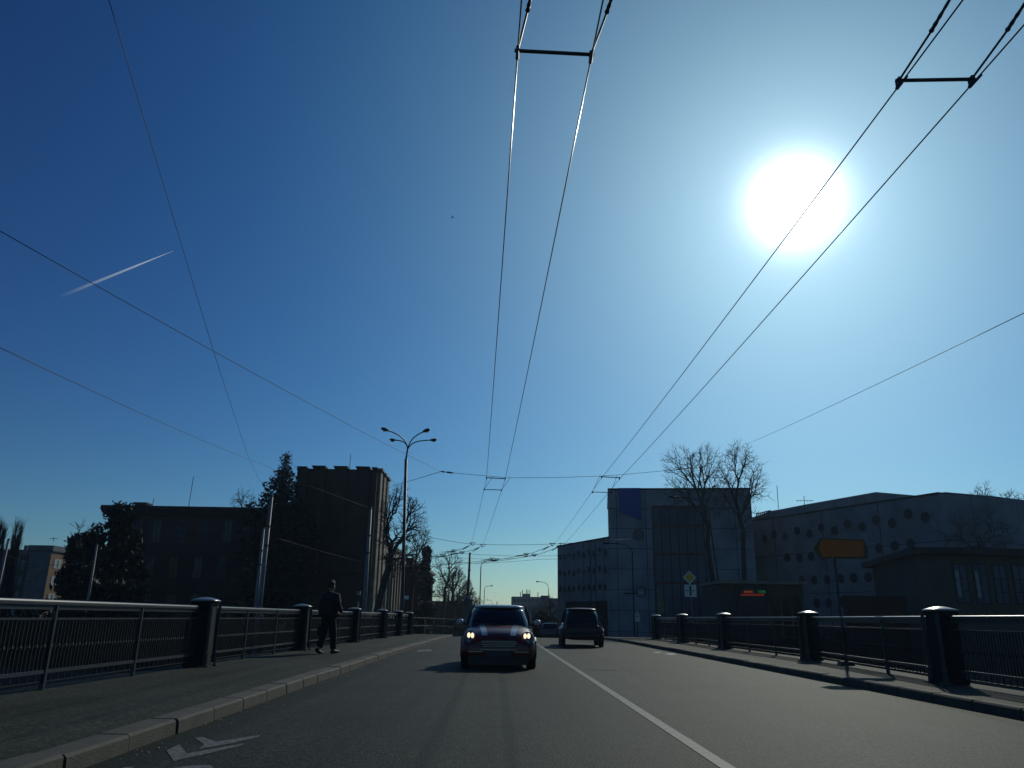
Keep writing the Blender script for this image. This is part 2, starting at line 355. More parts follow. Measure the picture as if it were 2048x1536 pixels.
# terrain with river channel under the bridge
def tz(x, y):
    d_ = min(y+30, 52-y)   # inside channel
    k = sm((d_-2)/9)
    if y > 52: k = 0
    return GZ-(3.6*k)+(.0 if y < 60 else 0)
xs = [-640, -500, -300, -150, -80, -50, -30, -20, -12, 0, 12, 20, 30, 50, 80, 150, 300, 500, 640]
ysx = [-300, -220, -150, -60, -32, -28, -24, -20, -10, 0, 15, 30, 40, 43, 46, 49, 52, 60, 80, 120, 200, 400, 640, 900]
MB().grid([[(x, y, tz(x, y)) for x in xs] for y in ysx]).build('ground', 'earth', smooth=True, kind='structure')
MB().box(-300, 300, -19, 41, GZ-3.4, GZ-3.2).build('river', 'water', kind='structure')
random.seed(11)
lt = MB()
for i in range(70):
    y = random.uniform(5.5, 22); x = LK(y)+abs(random.gauss(0, .12))+.03; s_ = random.uniform(.003, .008)
    lt.box(x-s_, x+s_, y-s_*.7, y+s_*.7, .004, .004+s_, None)
for i in range(24):
    y = random.uniform(8, 24); x = random.uniform(-2.5, 6.2); s_ = random.uniform(.002, .004); lt.box(x-s_, x+s_, y-s_, y+s_, .018, .018+s_)
lt.build('litter', 'litter', kind='stuff', label='tiny pale stones and scraps lying in the gutter and on the asphalt', cat='litter')
# ---------------------------------------------------------------- railings
def bar(b, p, q, hw, z0, z1):  # box-like bar between two ground points
    p = Vector(p); q = Vector(q); d_ = (q-p); d_.z = 0; d_.normalize(); n = Vector((-d_.y, d_.x, 0))*hw
    pts = [p-n, p+n, q+n, q-n]; k = len(b.v)
    for zz in (z0, z1):
        for a in pts: b.v.append(Vector((a.x, a.y, a.z+zz)))
    for f in ((0, 3, 2, 1), (4, 5, 6, 7), (0, 1, 5, 4), (1, 2, 6, 5), (2, 3, 7, 6), (3, 0, 4, 7)): b.f.append([k+i for i in f])
def pillar(x, y, side, label, group):
    z = rz(y)+.13
    t = thing('bridge_pillar', (x, y, z), label, 'railing pillar', group)
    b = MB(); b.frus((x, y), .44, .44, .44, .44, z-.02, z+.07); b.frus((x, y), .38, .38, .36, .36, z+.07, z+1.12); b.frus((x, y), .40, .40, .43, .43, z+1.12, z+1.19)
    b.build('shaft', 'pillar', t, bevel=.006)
    prof = [(.30, 0), (.305, .012), (.27, .030), (.20, .052), (.12, .068), (.05, .076), (.0, .078)]
    T = Matrix.Rotation(PI/4, 4, 'Z')
    rings = []
    for r, h in prof:
        rr = r*.82; pts = []
        for k in range(16):
            a = 2*PI*k/16; ca, sa = math.cos(a), math.sin(a); ex = .45 if r > .25 else .8
            pts.append((x+rr*math.copysign(abs(ca)**ex, ca), y+rr*math.copysign(abs(sa)**ex, sa), z+1.192+h))
        rings.append(pts)
    MB().loft(rings).build('cap', 'cap', t, smooth=True)
    for s2 in (-1, 1):
        p = MB(); px_ = x-side*.20; py_ = y+s2*.24
        p.tube([(px_, py_, z), (px_, py_, z+.22), (px_, py_, z+.225), (px_, py_, z+.25), (px_, py_, z+.26), (px_, py_, z+1.15)], [.045, .04, .055, .055, .032, .032], 8)
        p.box(px_-.09, px_+.09, py_-.07, py_+.07, z-.01, z+.025)
        p.build('corner_post', 'rail', t, smooth=False)
    return t
def railing(a, c, label, group, nb):
    a = Vector(a); c = Vector(c); L_ = (c-a).length; d_ = (c-a)/L_; p0 = a+d_*.22; p1 = c-d_*.22
    t = thing('railing', p0, label, 'railing', group)
    b = MB(); bar(b, p0, p1, .035, 1.045, 1.07); bar(b, p0, p1, .012, .985, 1.045); k = MB(); k.tube([p0+Vector((0, 0, 1.085)), p1+Vector((0, 0, 1.085))], .026, 8)
    b.v += []; n0 = len(b.v); b.v += k.v; b.f += [[i+n0 for i in f] for f in k.f]; b.build('handrail', 'rail', t)
    b = MB(); bar(b, p0, p1, .012, .86, .885); b.build('upper_rail', 'rail', t)
    b = MB(); bar(b, p0, p1, .02, .20, .245); b.build('lower_rail', 'rail', t)
    b = MB(); m_ = int((p1-p0).length/.0825)
    for i in range(1, m_):
        p = p0+(p1-p0)*i/m_; hx = .007
        b.box(p.x-hx, p.x+hx, p.y-hx, p.y+hx, p.z+.10 if i % 2 else p.z+.245, p.z+.86)
        if i % 2 == 0:
            b.frus((p.x, p.y), .02, .02, .032, .032, p.z+.50, p.z+.53); b.frus((p.x, p.y), .032, .032, .02, .02, p.z+.53, p.z+.56)
        else:
            q = p+(p1-p0)/m_; b.tube([p+Vector((0, 0, .50)), q+Vector((0, 0, .56))], .008, 4)
    bar(b, p0, p1, .008, .095, .11)
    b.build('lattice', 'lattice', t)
    for i in range(1, nb):
        p = p0+(p1-p0)*i/nb; b = MB(); b.box(p.x-.03, p.x+.03, p.y-.022, p.y+.022, p.z-.02, p.z+1.05); b.build('post', 'rail', t)
LP = [8.0, 15.7, 23.3, 30.8, 37, 42, 47]
RP = [6.0, 13.9, 21.7, 29.8, 37, 43.3]
gl, gr = 'square pillars of the bridge parapets', 'railing spans of the bridge parapets'
names = ['first', 'second', 'third', 'fourth', 'fifth', 'sixth', 'seventh']
lab = ['dark square pillar nearest the camera on the left pavement, at the picture edge', 'large dark square pillar with corner pole, the nearest fully visible on the left pavement',
       'dark square pillar just left of the walking person, domed cap', 'dark square pillar just right of the walking person', 'dark square pillar, next beyond the one right of the walking person',
       'small dark pillar before the last one of the left parapet', 'last and smallest pillar of the left parapet, by the tall four-headed lamp']
for y, l in zip(LP, lab): pillar(ip(LFx, y), y, -1, l, gl)
lab = ['dark square pillar outside the right picture edge, by the right pavement', 'largest square pillar of the right parapet, pale domed cap under the tall windows',
       'dark square pillar with bright cap on the right, left of the orange sign post', 'dark square pillar with bright cap below the lit departure board',
       'dark pillar with bright cap below the yellow diamond sign', 'last pillar of the right parapet, its bright cap against the glass front']
for y, l in zip(RP, lab): pillar(ip(RFx, y), y, 1, l, gl)
def v3(tab, y): return Vector((ip(tab, y), y, rz(y)+.13))
ll = ['long near railing span on the left, cut by the picture edge', 'railing span between the nearest left pillar and the one left of the person', 'railing span behind the walking person',
      'railing span just right of the person on the left parapet', 'short railing span, last but one of the left parapet', 'farthest short railing span of the left parapet']
for a, b_, l in zip(LP, LP[1:], ll): railing(v3(LFx, a), v3(LFx, b_), l, gr, 3)
ll = ['near railing span on the right, right of the largest pillar', 'railing span between the two largest pillars on the right, behind the orange sign post',
      'railing span on the right below the low pavilion, with light glinting between its bars', 'railing span on the right between the diamond sign and the departure board', 'farthest railing span of the right parapet, in front of the glass facade']
for a, b_, l in zip(RP, RP[1:], ll): railing(v3(RFx, a), v3(RFx, b_), l, gr, 3)
# guard rail that closes the far end of the left pavement
t = thing('barrier', (-4, 50, 0), 'low two-bar barrier across the far end of the left pavement', 'barrier')
pts = [Vector((-5.0, 48.5, rz(48.5)+.13)), Vector((-3.7, 50.5, rz(50.5)+.13)), Vector((-2.6, 52, rz(52)+.1)), Vector((-1.2, 53.5, rz(53)))]
for zz, nm in ((.95, 'top_bar'), (.5, 'lower_bar')):
    MB().tube([p+Vector((0, 0, zz)) for p in pts], .03, 6).build(nm, 'rail', t)
for p in pts: MB().tube([p-Vector((0, 0, .1)), p+Vector((0, 0, .98))], .035, 6).build('post', 'rail', t)
t = thing('notice_board', gnd(857, 1266, .13), 'small board between two pale posts at the end of the left pavement', 'notice board')
p = gnd(857, 1266, .13)
for dx in (-.28, .28): MB().box(p.x+dx-.03, p.x+dx+.03, 50.0, 50.06, -.1, 1.05).build('post', 'stone', t)
MB().box(p.x-.24, p.x+.24, 50.0, 50.04, .45, .62).build('board', 'stone', t)
MB().frus((p.x+.08, 50.02), .2, .2, .14, .14, -.1, .35).build('stone_block', 'stone', t)
t.location = (p.x, 50, 0)
# ---------------------------------------------------------------- trees
def btree(name, bpx, Y, box, seed, label, group, ntips=700, r0=.012, split=.30, conic=False, straight=False, fan=False, base_z=None, cat='tree'):
    """bare tree whose limbs divide towards tips spread through a crown of real size"""
    rnd = random.Random(seed); x0, x1, y0, y1 = box
    a = at(x0, (y0+y1)/2, Y); b = at(x1, (y0+y1)/2, Y); tp = at((x0+x1)/2, y0, Y); bt = at((x0+x1)/2, y1, Y)
    c = Vector(((a.x+b.x)/2, Y, (tp.z+bt.z)/2)); rx = (b.x-a.x)/2; rzz = (tp.z-bt.z)/2; ry = rx*.85
    base = Vector((at(bpx, y1, Y).x, Y, GZ if base_z is None else base_z)); t = thing(name, base, label, cat, group); tb, cb = MB(), MB()
    tips = []
    lob = [(rnd.uniform(-.5, .5), rnd.uniform(-.5, .5), rnd.uniform(-.5, .5), rnd.uniform(.0, .16)) for _ in range(7)]
    while len(tips) < ntips:
        d_ = Vector((rnd.gauss(0, 1), rnd.gauss(0, 1), rnd.gauss(0, 1))).normalized()*(rnd.uniform(.12, 1)**.42)
        if fan and d_.z < -.15 and rnd.random() < .8: d_.z = -d_.z
        if conic:
            f = (d_.z+1)/2; k = 1.15-.95*f
            p = c+Vector((d_.x*rx*k*1.45, d_.y*ry*k*1.3, d_.z*rzz))
        else: p = c+Vector((d_.x*rx, d_.y*ry, d_.z*rzz))
        g_ = 1+.13*math.sin(5*d_.x+seed)+.10*math.sin(7*d_.z+2*seed)+rnd.gauss(0, .05)
        p = c+(p-c)*g_
        tips.append(p)
    sp = base.lerp(Vector((c.x, Y, c.z)), 0)+Vector(((c.x-base.x)*.55, 0, (c.z-rzz*(1-split)-base.z)))
    rt_ = r0*ntips**.44
    m_ = base.lerp(sp, .5)+Vector((rnd.gauss(0, .12), rnd.gauss(0, .12), 0))
    tb.tube([base-Vector((0, 0, .4)), base+Vector((0, 0, .2)), m_, sp], [rt_*1.7, rt_*1.25, rt_*1.08, rt_], 9)
    def rec(p, tp_, dep, dr):
        n = len(tp_)
        if n <= 2:
            for q in tp_:
                v = q-p; ln = v.length; bend = Vector((rnd.gauss(0, .07), rnd.gauss(0, .07), rnd.gauss(0, .05)-.05))*ln*(.3 if straight else 1)
                m1 = p.lerp(q, .5)+bend; cb.tube([p, m1, q], [r0*1.25, r0, r0*.55], 3, caps=False)
                for k in range(2):
                    u = rnd.uniform(.3, .9); o = p.lerp(q, u)+bend*(1-abs(2*u-1)); e = o+v.normalized()*ln*.3+Vector((rnd.gauss(0, .16), rnd.gauss(0, .16), rnd.gauss(.08, .12)))*min(1.2, ln+.4)
                    cb.tube([o, e], [r0*.85, r0*.45], 3, caps=False)
            return
        ce = sum(tp_, Vector())/n; f = rnd.uniform(.30, .46) if n > 12 else rnd.uniform(.4, .6)
        q = p.lerp(ce, f); ln = (q-p).length
        j = .0 if straight else .06 if fan else .11
        q += Vector((rnd.gauss(0, j), rnd.gauss(0, j), rnd.gauss(0, j)*.6))*ln
        m1 = p.lerp(q, .5)+dr*ln*.16+Vector((rnd.gauss(0, .06), rnd.gauss(0, .06), rnd.gauss(0, .05)))*ln
        r1 = r0*n**.44; r2 = r1*.86
        (tb if n > 28 else cb).tube([p, m1, q], [r1, (r1+r2)/2, r2], 7 if n > 60 else 5 if n > 12 else 4, caps=False)
        k = 3 if (n > 40 and rnd.random() < .45) or dep == 0 else 2
        if dep == 0: k = 4
        cs = rnd.sample(tp_, k)
        for _ in range(3):
            gr = [[] for _ in range(k)]
            for x in tp_: gr[min(range(k), key=lambda i: (x-cs[i]).length_squared)].append(x)
            cs = [sum(g_, Vector())/len(g_) if g_ else cs[i] for i, g_ in enumerate(gr)]
        for g_ in gr:
            if g_: rec(q if rnd.random() < .8 else m1.lerp(q, .5), g_, dep+1, (q-p).normalized())
    rec(sp, tips, 0, (sp-m_).normalized())
    tb.build('trunk', 'bark', t); cb.build('crown', 'twig', t); return t
def poplar(name, base, h, r, seed, label, group):
    rnd = random.Random(seed); base = Vector(base); t = thing(name, base, label, 'tree', group); tb, cb = MB(), MB()
    tb.tube([base-Vector((0, 0, .3)), base+Vector((0, 0, h*.5)), base+Vector((.1, 0, h*.94))], [.24, .13, .03], 7)
    for i in range(75):
        f = rnd.uniform(.12, .9); a = rnd.random()*2*PI; o = Vector((math.cos(a), math.sin(a), 0)); ln = h*(.13+.20*(1-f))*rnd.uniform(.7, 1.2); p = base+Vector((0, 0, h*f))
        w = r*(.35+.65*min(1, (1-f)*2)); pts = [p, p+o*w*.55+Vector((0, 0, ln*.35)), p+o*w*.85+Vector((0, 0, ln*.7)), p+o*w*rnd.uniform(.7, 1)+Vector((0, 0, ln))]
        (tb if i < 12 else cb).tube(pts, [.05, .035, .022, .01], 4, caps=False)
        for k in range(16):
            u = rnd.uniform(.3, 1); q = pts[1].lerp(pts[3], u); e = q+Vector((rnd.gauss(0, .16), rnd.gauss(0, .16), rnd.uniform(.5, 1.3))); cb.tube([q, q.lerp(e, .5)+Vector((rnd.gauss(0, .05), rnd.gauss(0, .05), 0)), e], [.012, .01, .006], 3, caps=False)
    tb.build('trunk', 'bark', t); cb.build('crown', 'twig', t); return t
def leaf(b, p, s_, rnd, up_=0.):
    a = Vector((rnd.gauss(0, 1), rnd.gauss(0, 1), rnd.gauss(0, 1)+up_)).normalized(); c = a.cross(Vector((rnd.gauss(0, 1), rnd.gauss(0, 1), rnd.gauss(0, 1)))).normalized()
    k = len(b.v); b.v += [p-a*s_, p+c*s_*.35, p+a*s_, p-c*s_*.35]; b.f.append([k, k+1, k+2, k+3])
def spruce(name, base, h, r, seed, label, group, n=26, droop=.25, dens=1., top_s=1.0, cat='tree'):
    rnd = random.Random(seed); base = Vector(base); t = thing(name, base, label, cat, group)
    MB().tube([base-Vector((0, 0, .3)), base+Vector((0, 0, h*.97))], [r*.09, .02], 7).build('trunk', 'bark', t)
    c = MB()
    for i in range(n):
        f = i/(n-1); z = h*(.10+.88*f); rr = r*min(1, (1-f)*3.0)+.04; nb = int((12+7*(1-f)))
        for k in range(nb):
            a = 2*PI*(k+rnd.random())/nb; ln = rr*rnd.uniform(.7, 1.15); dz = -droop*ln+rnd.uniform(-.2, .2)
            p0 = base+Vector((0, 0, z)); steps = max(3, int(ln/.28*dens))
            for s_ in range(steps):
                u = (s_+.6)/steps; q = p0+Vector((math.cos(a)*ln*u, math.sin(a)*ln*u, dz*u+(u**2)*.22*ln*droop*2))
                w = (.34*(1-u)+.14)
                for m_ in range(4): leaf(c, q+Vector((rnd.gauss(0, w*.6), rnd.gauss(0, w*.6), rnd.gauss(0, w*.5))), rnd.uniform(.14, .32)*(.55 if f > .93 else 1), rnd)
    c.build('crown', 'needle', t); return t
def clump_tree(name, base, h, r, seed, label, group, nclump=60, cs=.6, z0=.15, shape=None, m='needle', cat='tree', leafs=80):
    rnd = random.Random(seed); base = Vector(base); t = thing(name, base, label, cat, group)
    MB().tube([base-Vector((0, 0, .3)), base+Vector((0, 0, h*.85))], [r*.08+.05, .05], 7).build('trunk', 'bark', t)
    c = MB(); lim = MB()
    for i in range(nclump):
        f = rnd.random()**.9; z = h*(z0+(1-z0)*f); rr = r*(shape(f) if shape else math.sqrt(max(.03, 1-(2*f-.8)**2/1.6))); a = rnd.random()*2*PI; q = math.sqrt(rnd.random())*rr
        ctr = base+Vector((math.cos(a)*q, math.sin(a)*q, z)); s_ = cs*rnd.uniform(.6, 1.2)
        lim.tube([base+Vector((0, 0, z*.8)), ctr], [.06, .02], 4, caps=False)
        for k in range(leafs): leaf(c, ctr+Vector((rnd.gauss(0, s_*.45), rnd.gauss(0, s_*.45), rnd.gauss(0, s_*.4))), rnd.uniform(.18, .36), rnd)
    lim.build('branches', 'bark', t); c.build('crown', m, t); return t
def bx(px, py_, Y, z=GZ): p = at(px, py_, Y); return Vector((p.x, Y, z))
def hz(px, py_, Y, z=GZ): return at(px, py_, Y).z-z
g1 = 'bare trees along the street'
btree('bare_tree', 1440, 66, (1325, 1452, 882, 1085), 5, 'tall bare tree with a full round crown rising over the middle of the museum block', g1, 1300, .0085, .0, fan=True)
btree('bare_tree', 1483, 68, (1415, 1548, 888, 1095), 8, 'tall bare tree right of its twin, crown over the museum roof corner', g1, 1300, .0085, .0, fan=True)
btree('bare_tree', 737, 64, (742, 862, 962, 1165), 21, 'gnarled bare tree with thick forked limbs beside the brick tower', g1, 800, .016, .05)
btree('bare_tree', 815, 82, (800, 872, 1036, 1180), 25, 'spreading bare tree behind the four-headed lamp, branches reaching right', g1, 500, .013, .1)
btree('bare_tree', 884, 112, (862, 930, 1088, 1200), 31, 'bare tree with open upright crown right of the conical evergreen', g1, 320, .017, .1)
btree('lime_tree', 907, 130, (868, 948, 1126, 1232), 37, 'dense bare lime tree with a pointed crown behind the dark pole', g1, 1900, .016, .02, conic=True)
btree('lime_tree', 938, 145, (905, 966, 1158, 1234), 39, 'lower dense bare tree right of the pointed lime, behind the thin street lamps', g1, 1300, .017, .02, conic=True)
btree('bare_tree', 484, 104, (455, 525, 976, 1040), 41, 'bare tree whose twigs show above the brick roof left of the spruce', g1, 260, .015, .1)
btree('bare_tree', 152, 74, (136, 180, 1036, 1100), 43, 'small bare tree with fan of straight shoots above the dark yews', g1, 46, .016, .05, straight=True)
poplar('poplar', bx(19, 1150, 72), hz(26, 1026, 72)*.86, .6, 47, 'upright bare poplar at the left picture edge', g1)
poplar('poplar', bx(-16, 1150, 70), hz(0, 1018, 70)*.86, .7, 49, 'upright bare poplar cut off by the left picture edge', g1)
btree('bare_tree', 1968, 92, (1938, 1996, 962, 1040), 51, 'bare tree top showing above the curved roof on the right', g1, 240, .014, .1)
btree('bare_tree', 2025, 92, (1990, 2062, 974, 1050), 53, 'bare tree top above the curved roof at the far right edge', g1, 260, .014, .1)
btree('bare_tree', 1950, 58, (1868, 2040, 1012, 1130), 57, 'dark bare tree in front of the blank right museum wing, above the low pavilion', g1, 420, .010, .1)
btree('bare_tree', 1070, 110, (1046, 1092, 1202, 1262), 61, 'low bare tree among the thicket between the cars', g1, 300, .015, .1)
btree('bare_tree', 1098, 105, (1082, 1118, 1190, 1262), 63, 'low bare tree beside the left end of the museum wing', g1, 300, .015, .1)
g2 = 'evergreens in front of the brick building'
spruce('spruce_tree', bx(549, 1150, 71), hz(546, 905, 71), 3.4, 3, 'tall pointed spruce left of the brick tower', g2, 34, .3, 1.0)
clump_tree('pine_tree', bx(218, 1150, 62), hz(222, 1018, 62), 3.4, 4, 'broad dark pine covering the left end of the brick building', g2, 125, .62, .05, lambda f: (.98-.75*f**1.6))
clump_tree('yew_tree', bx(140, 1150, 66), hz(141, 1076, 66), 1.7, 6, 'dark yew with a pointed top left of the pine', g2, 60, .45, 0, lambda f: 1.05-f*.95)
clump_tree('yew_tree', bx(163, 1150, 68), hz(163, 1070, 68), 1.6, 7, 'dark pointed yew between its twin and the pine', g2, 60, .42, 0, lambda f: 1.05-f*.95)
clump_tree('thuja', bx(850, 1180, 96), hz(850, 1094, 96), 1.45, 9, 'conical evergreen right of the lamp post in front of the far columned building', g2, 90, .45, 0, lambda f: 1.1-f*1.0)
# hedges
def hedge(p0, p1, w, h, label, seed, m='hedge'):
    rnd = random.Random(seed); p0 = Vector(p0); p1 = Vector(p1); b = MB(); L_ = (p1-p0).length; nn_ = int(L_*w*h*28)
    nn_ = min(nn_, 26000)
    d_ = (p1-p0)/L_; n_ = Vector((-d_.y, d_.x, 0))
    for i in range(nn_):
        u = rnd.random()*L_; v = rnd.uniform(-.5, .5)*w; z = h*rnd.random()**.6*(1+.12*math.sin(u*.9)+.1*math.sin(u*.37+2))
        leaf(b, p0+d_*u+n_*v+Vector((0, 0, z)), rnd.uniform(.15, .32), rnd)
    bar(b, p0, p1, w*.35, 0, h*.8)
    b.build('hedge', m, label=label, cat='hedge', group='dark hedges on the river banks')
hedge((-62, 60, GZ), (-15, 57, GZ), 2.2, 3.9, 'long dark hedge behind the left railing', 1)
hedge((-15, 58, GZ), (-8, 66, GZ), 2.0, 3.3, 'dark hedge between the trolley poles and the tower', 2)
hedge((-11.0, 108, GZ-.1), (-4.6, 118, GZ-.1), 2.0, 3.4, 'clipped dark hedge beyond the left kerb end', 3)
hedge((13, 52, GZ), (44, 52, GZ), 1.6, 3.2, 'dark hedge behind the right railing', 4)
hedge((5.2, 100, GZ), (11, 86, GZ), 2.0, 3.9, 'dark thicket left of the museum wing', 5)
# low far wall / building on the left of the road
t = thing('low_building', (-9, 150, GZ), 'long low dark building behind the bare limes', 'building')
a = at(868, 1206, 150); b_ = at(935, 1207, 150)
MB().box(a.x, b_.x, 150, 160, GZ, a.z).build('wall', 'darkroof', t); MB().box(a.x-.4, b_.x+.4, 149.5, 160.5, a.z+.003, a.z+.35).build('roof', 'darkroof', t)
# ---------------------------------------------------------------- buildings, left
def wallwin(parent, frame_m, pane_m, x0, x1, z0, z1, y, bars_v=(.5,), bars_h=(.62,), fw_=.09, label=None, d_=-1):
    """window lying in an X-Z wall whose face is at y (camera side)"""
    b = MB(); w = x1-x0; h = z1-z0; f = fw_
    b.box(x0, x0+f, y-.06, y, z0+f, z1-f); b.box(x1-f, x1, y-.06, y, z0+f, z1-f); b.box(x0, x1, y-.061, y, z0, z0+f); b.box(x0, x1, y-.061, y, z1-f, z1)
    for k in bars_v: b.box(x0+w*k-f*.5, x0+w*k+f*.5, y-.057, y-.002, z0+f, z1-f)
    for k in bars_h: b.box(x0+f, x1-f, y-.054, y-.004, z0+h*k-f*.4, z0+h*k+f*.4)
    o = b.build('window', frame_m, parent, label=label)
    p = MB().box(x0+f*.5, x1-f*.5, y-.03, y-.008, z0+f*.5, z1-f*.5).build('pane', pane_m, None); p.parent = o
    return o
YB = 85
t = thing('brick_building', (-32, YB, GZ), 'long dark brick building with flat roof and rows of cross-barred windows', 'building')
xa, xb = at(228, 1015, YB).x, at(600, 1017, YB).x; zr = at(300, 1014, YB).z
MB().box(xa, xb+2, YB, YB+16, GZ, zr-.9).build('wall', 'brick', t)
MB().box(xa-.9, xb+1.8, YB-1.1, YB+17, zr-.25, zr).frus(((xa+xb)/2+.5, YB+8), xb-xa+2.6, 17.0, xb-xa+3.2, 17.8, zr-.895, zr-.253).build('roof', 'darkroof', t)
for zz in (at(300, 1100, YB).z, at(300, 1180, YB).z): MB().box(xa-.08, xb+.5, YB-.12, YB-.003, zz-.15, zz+.15).build('string_course', 'course', t)
ch = at(272, 1008, YB); c_ = MB().box(ch.x-.6, ch.x+.6, YB+1, YB+2.2, zr+.003, zr+.42); c_.box(ch.x-.75, ch.x+.75, YB+.85, YB+2.35, zr+.42, zr+.62); c_.build('chimney', 'brick', t)
for a0, tp in ((377, 953), (304, 997)):
    q = at(a0, 1013, YB+2); MB().tube([(q.x, YB+2, zr), (q.x+.1, YB+2, at(a0, tp, YB+2).z)], .035, 5).build('antenna', 'fitting', t)
for i, xx in enumerate((273, 313, 362, 411, 455, 497)):
    a, b_ = at(xx-12, 1084, YB), at(xx+12, 1041, YB)
    wallwin(t, 'frame', 'blueglass' if i in (0, 2, 3) else 'glass', a.x, b_.x, a.z, b_.z, YB)
for i, xx in enumerate((253, 299, 347, 396, 443, 497)):
    a, b_ = at(xx-12, 1156, YB), at(xx+12, 1114, YB)
    wallwin(t, 'frame', 'yellowblind' if i == 2 else ('ochre' if i == 5 else 'glass'), a.x, b_.x, a.z, b_.z, YB, label='window with a yellow blind' if i == 2 else None)
for i, xx in enumerate((290, 342, 390, 437, 485)):
    a, b_ = at(xx-12, 1222, YB), at(xx+12, 1188, YB)
    wallwin(t, 'frame', 'glass', a.x, b_.x, a.z, b_.z, YB)
# tower
YT = 75
t = thing('brick_tower', (-16, YT, GZ), 'tall dark brick tower with capped ribs rising from its roofline', 'tower')
xa, xb = at(596, 940, YT).x, at(752, 940, YT).x; zt = at(680, 941, YT).z; D = 7.0
MB().box(xa, xb, YT, YT+D, GZ, zt).build('wall', 'brick', t)
MB().box(xa-.12, xb+.12, YT-.12, YT+D+.12, zt, zt+.12).build('parapet', 'darkroof', t)
for x0, x1, hh in ((597, 615, .14), (627, 652, .24), (670, 696, .24), (714, 740, .24), (746, 756, .18)):
    p, q = at(x0, 935, YT), at(x1, 935, YT); c_ = MB(); c_.box(p.x, q.x, YT-.30, YT-.003, GZ+7.5, zt+.0)
    c_.box(p.x+.04, q.x-.04, YT-.40, YT+.6, zt+.12, zt+hh); c_.box(p.x-.04, q.x+.04, YT-.48, YT+.7, zt+hh, zt+hh+.13); c_.build('rib', 'brick', t)
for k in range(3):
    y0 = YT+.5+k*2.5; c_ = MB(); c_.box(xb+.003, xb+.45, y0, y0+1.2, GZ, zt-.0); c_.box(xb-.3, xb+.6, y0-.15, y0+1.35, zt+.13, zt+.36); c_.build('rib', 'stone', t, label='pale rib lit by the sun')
for x0, x1, y0, y1 in ((541, 566, 1046, 1087), (612, 637, 1047, 1130), (658, 682, 1050, 1120), (705, 727, 1052, 1118)):
    if x0 < 600: continue
    a, b_ = at(x0, y1, YT), at(x1, y0, YT); wallwin(t, 'frame', 'blueglass', a.x, b_.x, a.z, b_.z, YT, (.5,), (.33, .66))
a, b_ = at(694, 900, YT), at(694, 935, YT); MB().tube([(a.x, YT+2, b_.z), (a.x, YT+2, a.z)], .03, 5).build('antenna', 'fitting', t)
# tower's lower shoulder on the left
t = thing('brick_annex', (-22, 80, GZ), 'lower dark brick wing between the tower and the long brick building', 'building')
xs0 = at(535, 1010, 80).x; MB().box(xs0, xa-.01, 80, 84.9, GZ, at(560, 1028, 80).z).build('wall', 'brick', t)
MB().box(xs0-.3, xa-.02, 79.6, 85.2, at(560, 1028, 80).z+.003, at(560, 1022, 80).z).build('roof', 'darkroof', t)
a, b_ = at(541, 1087, 80), at(566, 1047, 80); wallwin(t, 'frame', 'blueglass', a.x, b_.x, a.z, b_.z, 80, (.5,), (.5,))
a, b_ = at(541, 1160, 80), at(566, 1118, 80); wallwin(t, 'frame', 'glass', a.x, b_.x, a.z, b_.z, 80, (.5,), (.5,))
# columned side wing (runs along the street, lit by the sun)
t = thing('columned_building', (-13, 92, GZ), 'brick wing with tall pale stone piers facing the street', 'building')
XW = -12.3; y0, y1 = YT+D+.3, 103.; zc = 8.3
MB().box(XW-10, XW, y0, y1, GZ, zc).build('wall', 'brick', t)
rf = MB(); rf.prism([(XW+.5, y0-.2, zc), (XW+.5, y0-.2, zc+.5), (XW-5, y0-.2, zc+2.2), (XW-10.5, y0-.2, zc+.5), (XW-10.5, y0-.2, zc)], (0, y1-y0+.5, 0)); rf.build('roof', 'darkroof', t)
MB().box(XW-.003+.006, XW+.42, y0, y1+.2, zc-.75, zc-.003).build('cornice', 'stone', t)
for k in range(8):
    yk = y0+1.4+k*2.45; MB().box(XW+.003, XW+.38, yk, yk+.62, GZ+2.5, zc-.753).build('pier', 'stone', t)
    if k < 7:
        b = MB(); ya, yb = yk+.72, yk+2.35; f = .08
        b.box(XW+.004, XW+.07, ya, ya+f, 0, zc-1.4); b.box(XW+.004, XW+.07, yb-f, yb, 0, zc-1.4); b.box(XW+.004, XW+.072, ya+f, yb-f, 0, f); b.box(XW+.004, XW+.072, ya+f, yb-f, zc-1.4-f, zc-1.4)
        for q in (.25, .5, .75): b.box(XW+.005, XW+.068, ya+f, yb-f, q*(zc-1.4)-.04, q*(zc-1.4)+.04)
        w_ = b.build('window', 'frame', t); p = MB().box(XW+.01, XW+.03, ya+.04, yb-.04, .04, zc-1.44).build('pane', 'glass'); p.parent = w_
MB().box(XW+.004, XW+.6, y0+.5, y1, GZ, GZ+2.4).build('plinth', 'stone', t)
t = thing('far_columned_building', (-12, 135, GZ), 'far dark building with thin pale pilasters and a pale cornice, half behind the evergreen', 'building')
XW = -10.6; y0, y1 = 108., 131.; zc = at(876, 1152, 131).z
MB().box(XW-12, XW, y0, y1, GZ, zc).build('wall', 'brick', t)
c_ = MB().box(XW-12.3, XW+.5, y0-.4, y1+.4, zc+.003, zc+.4); c_.build('cornice', 'stone', t)
MB().box(XW-11, XW-1, y0+1, y1-1, zc+.4, zc+1.3).build('roof', 'darkroof', t)
for k in range(9): yk = y0+.6+k*2.5; MB().box(XW+.003, XW+.28, yk, yk+.5, GZ, zc).build('pilaster', 'stone', t)
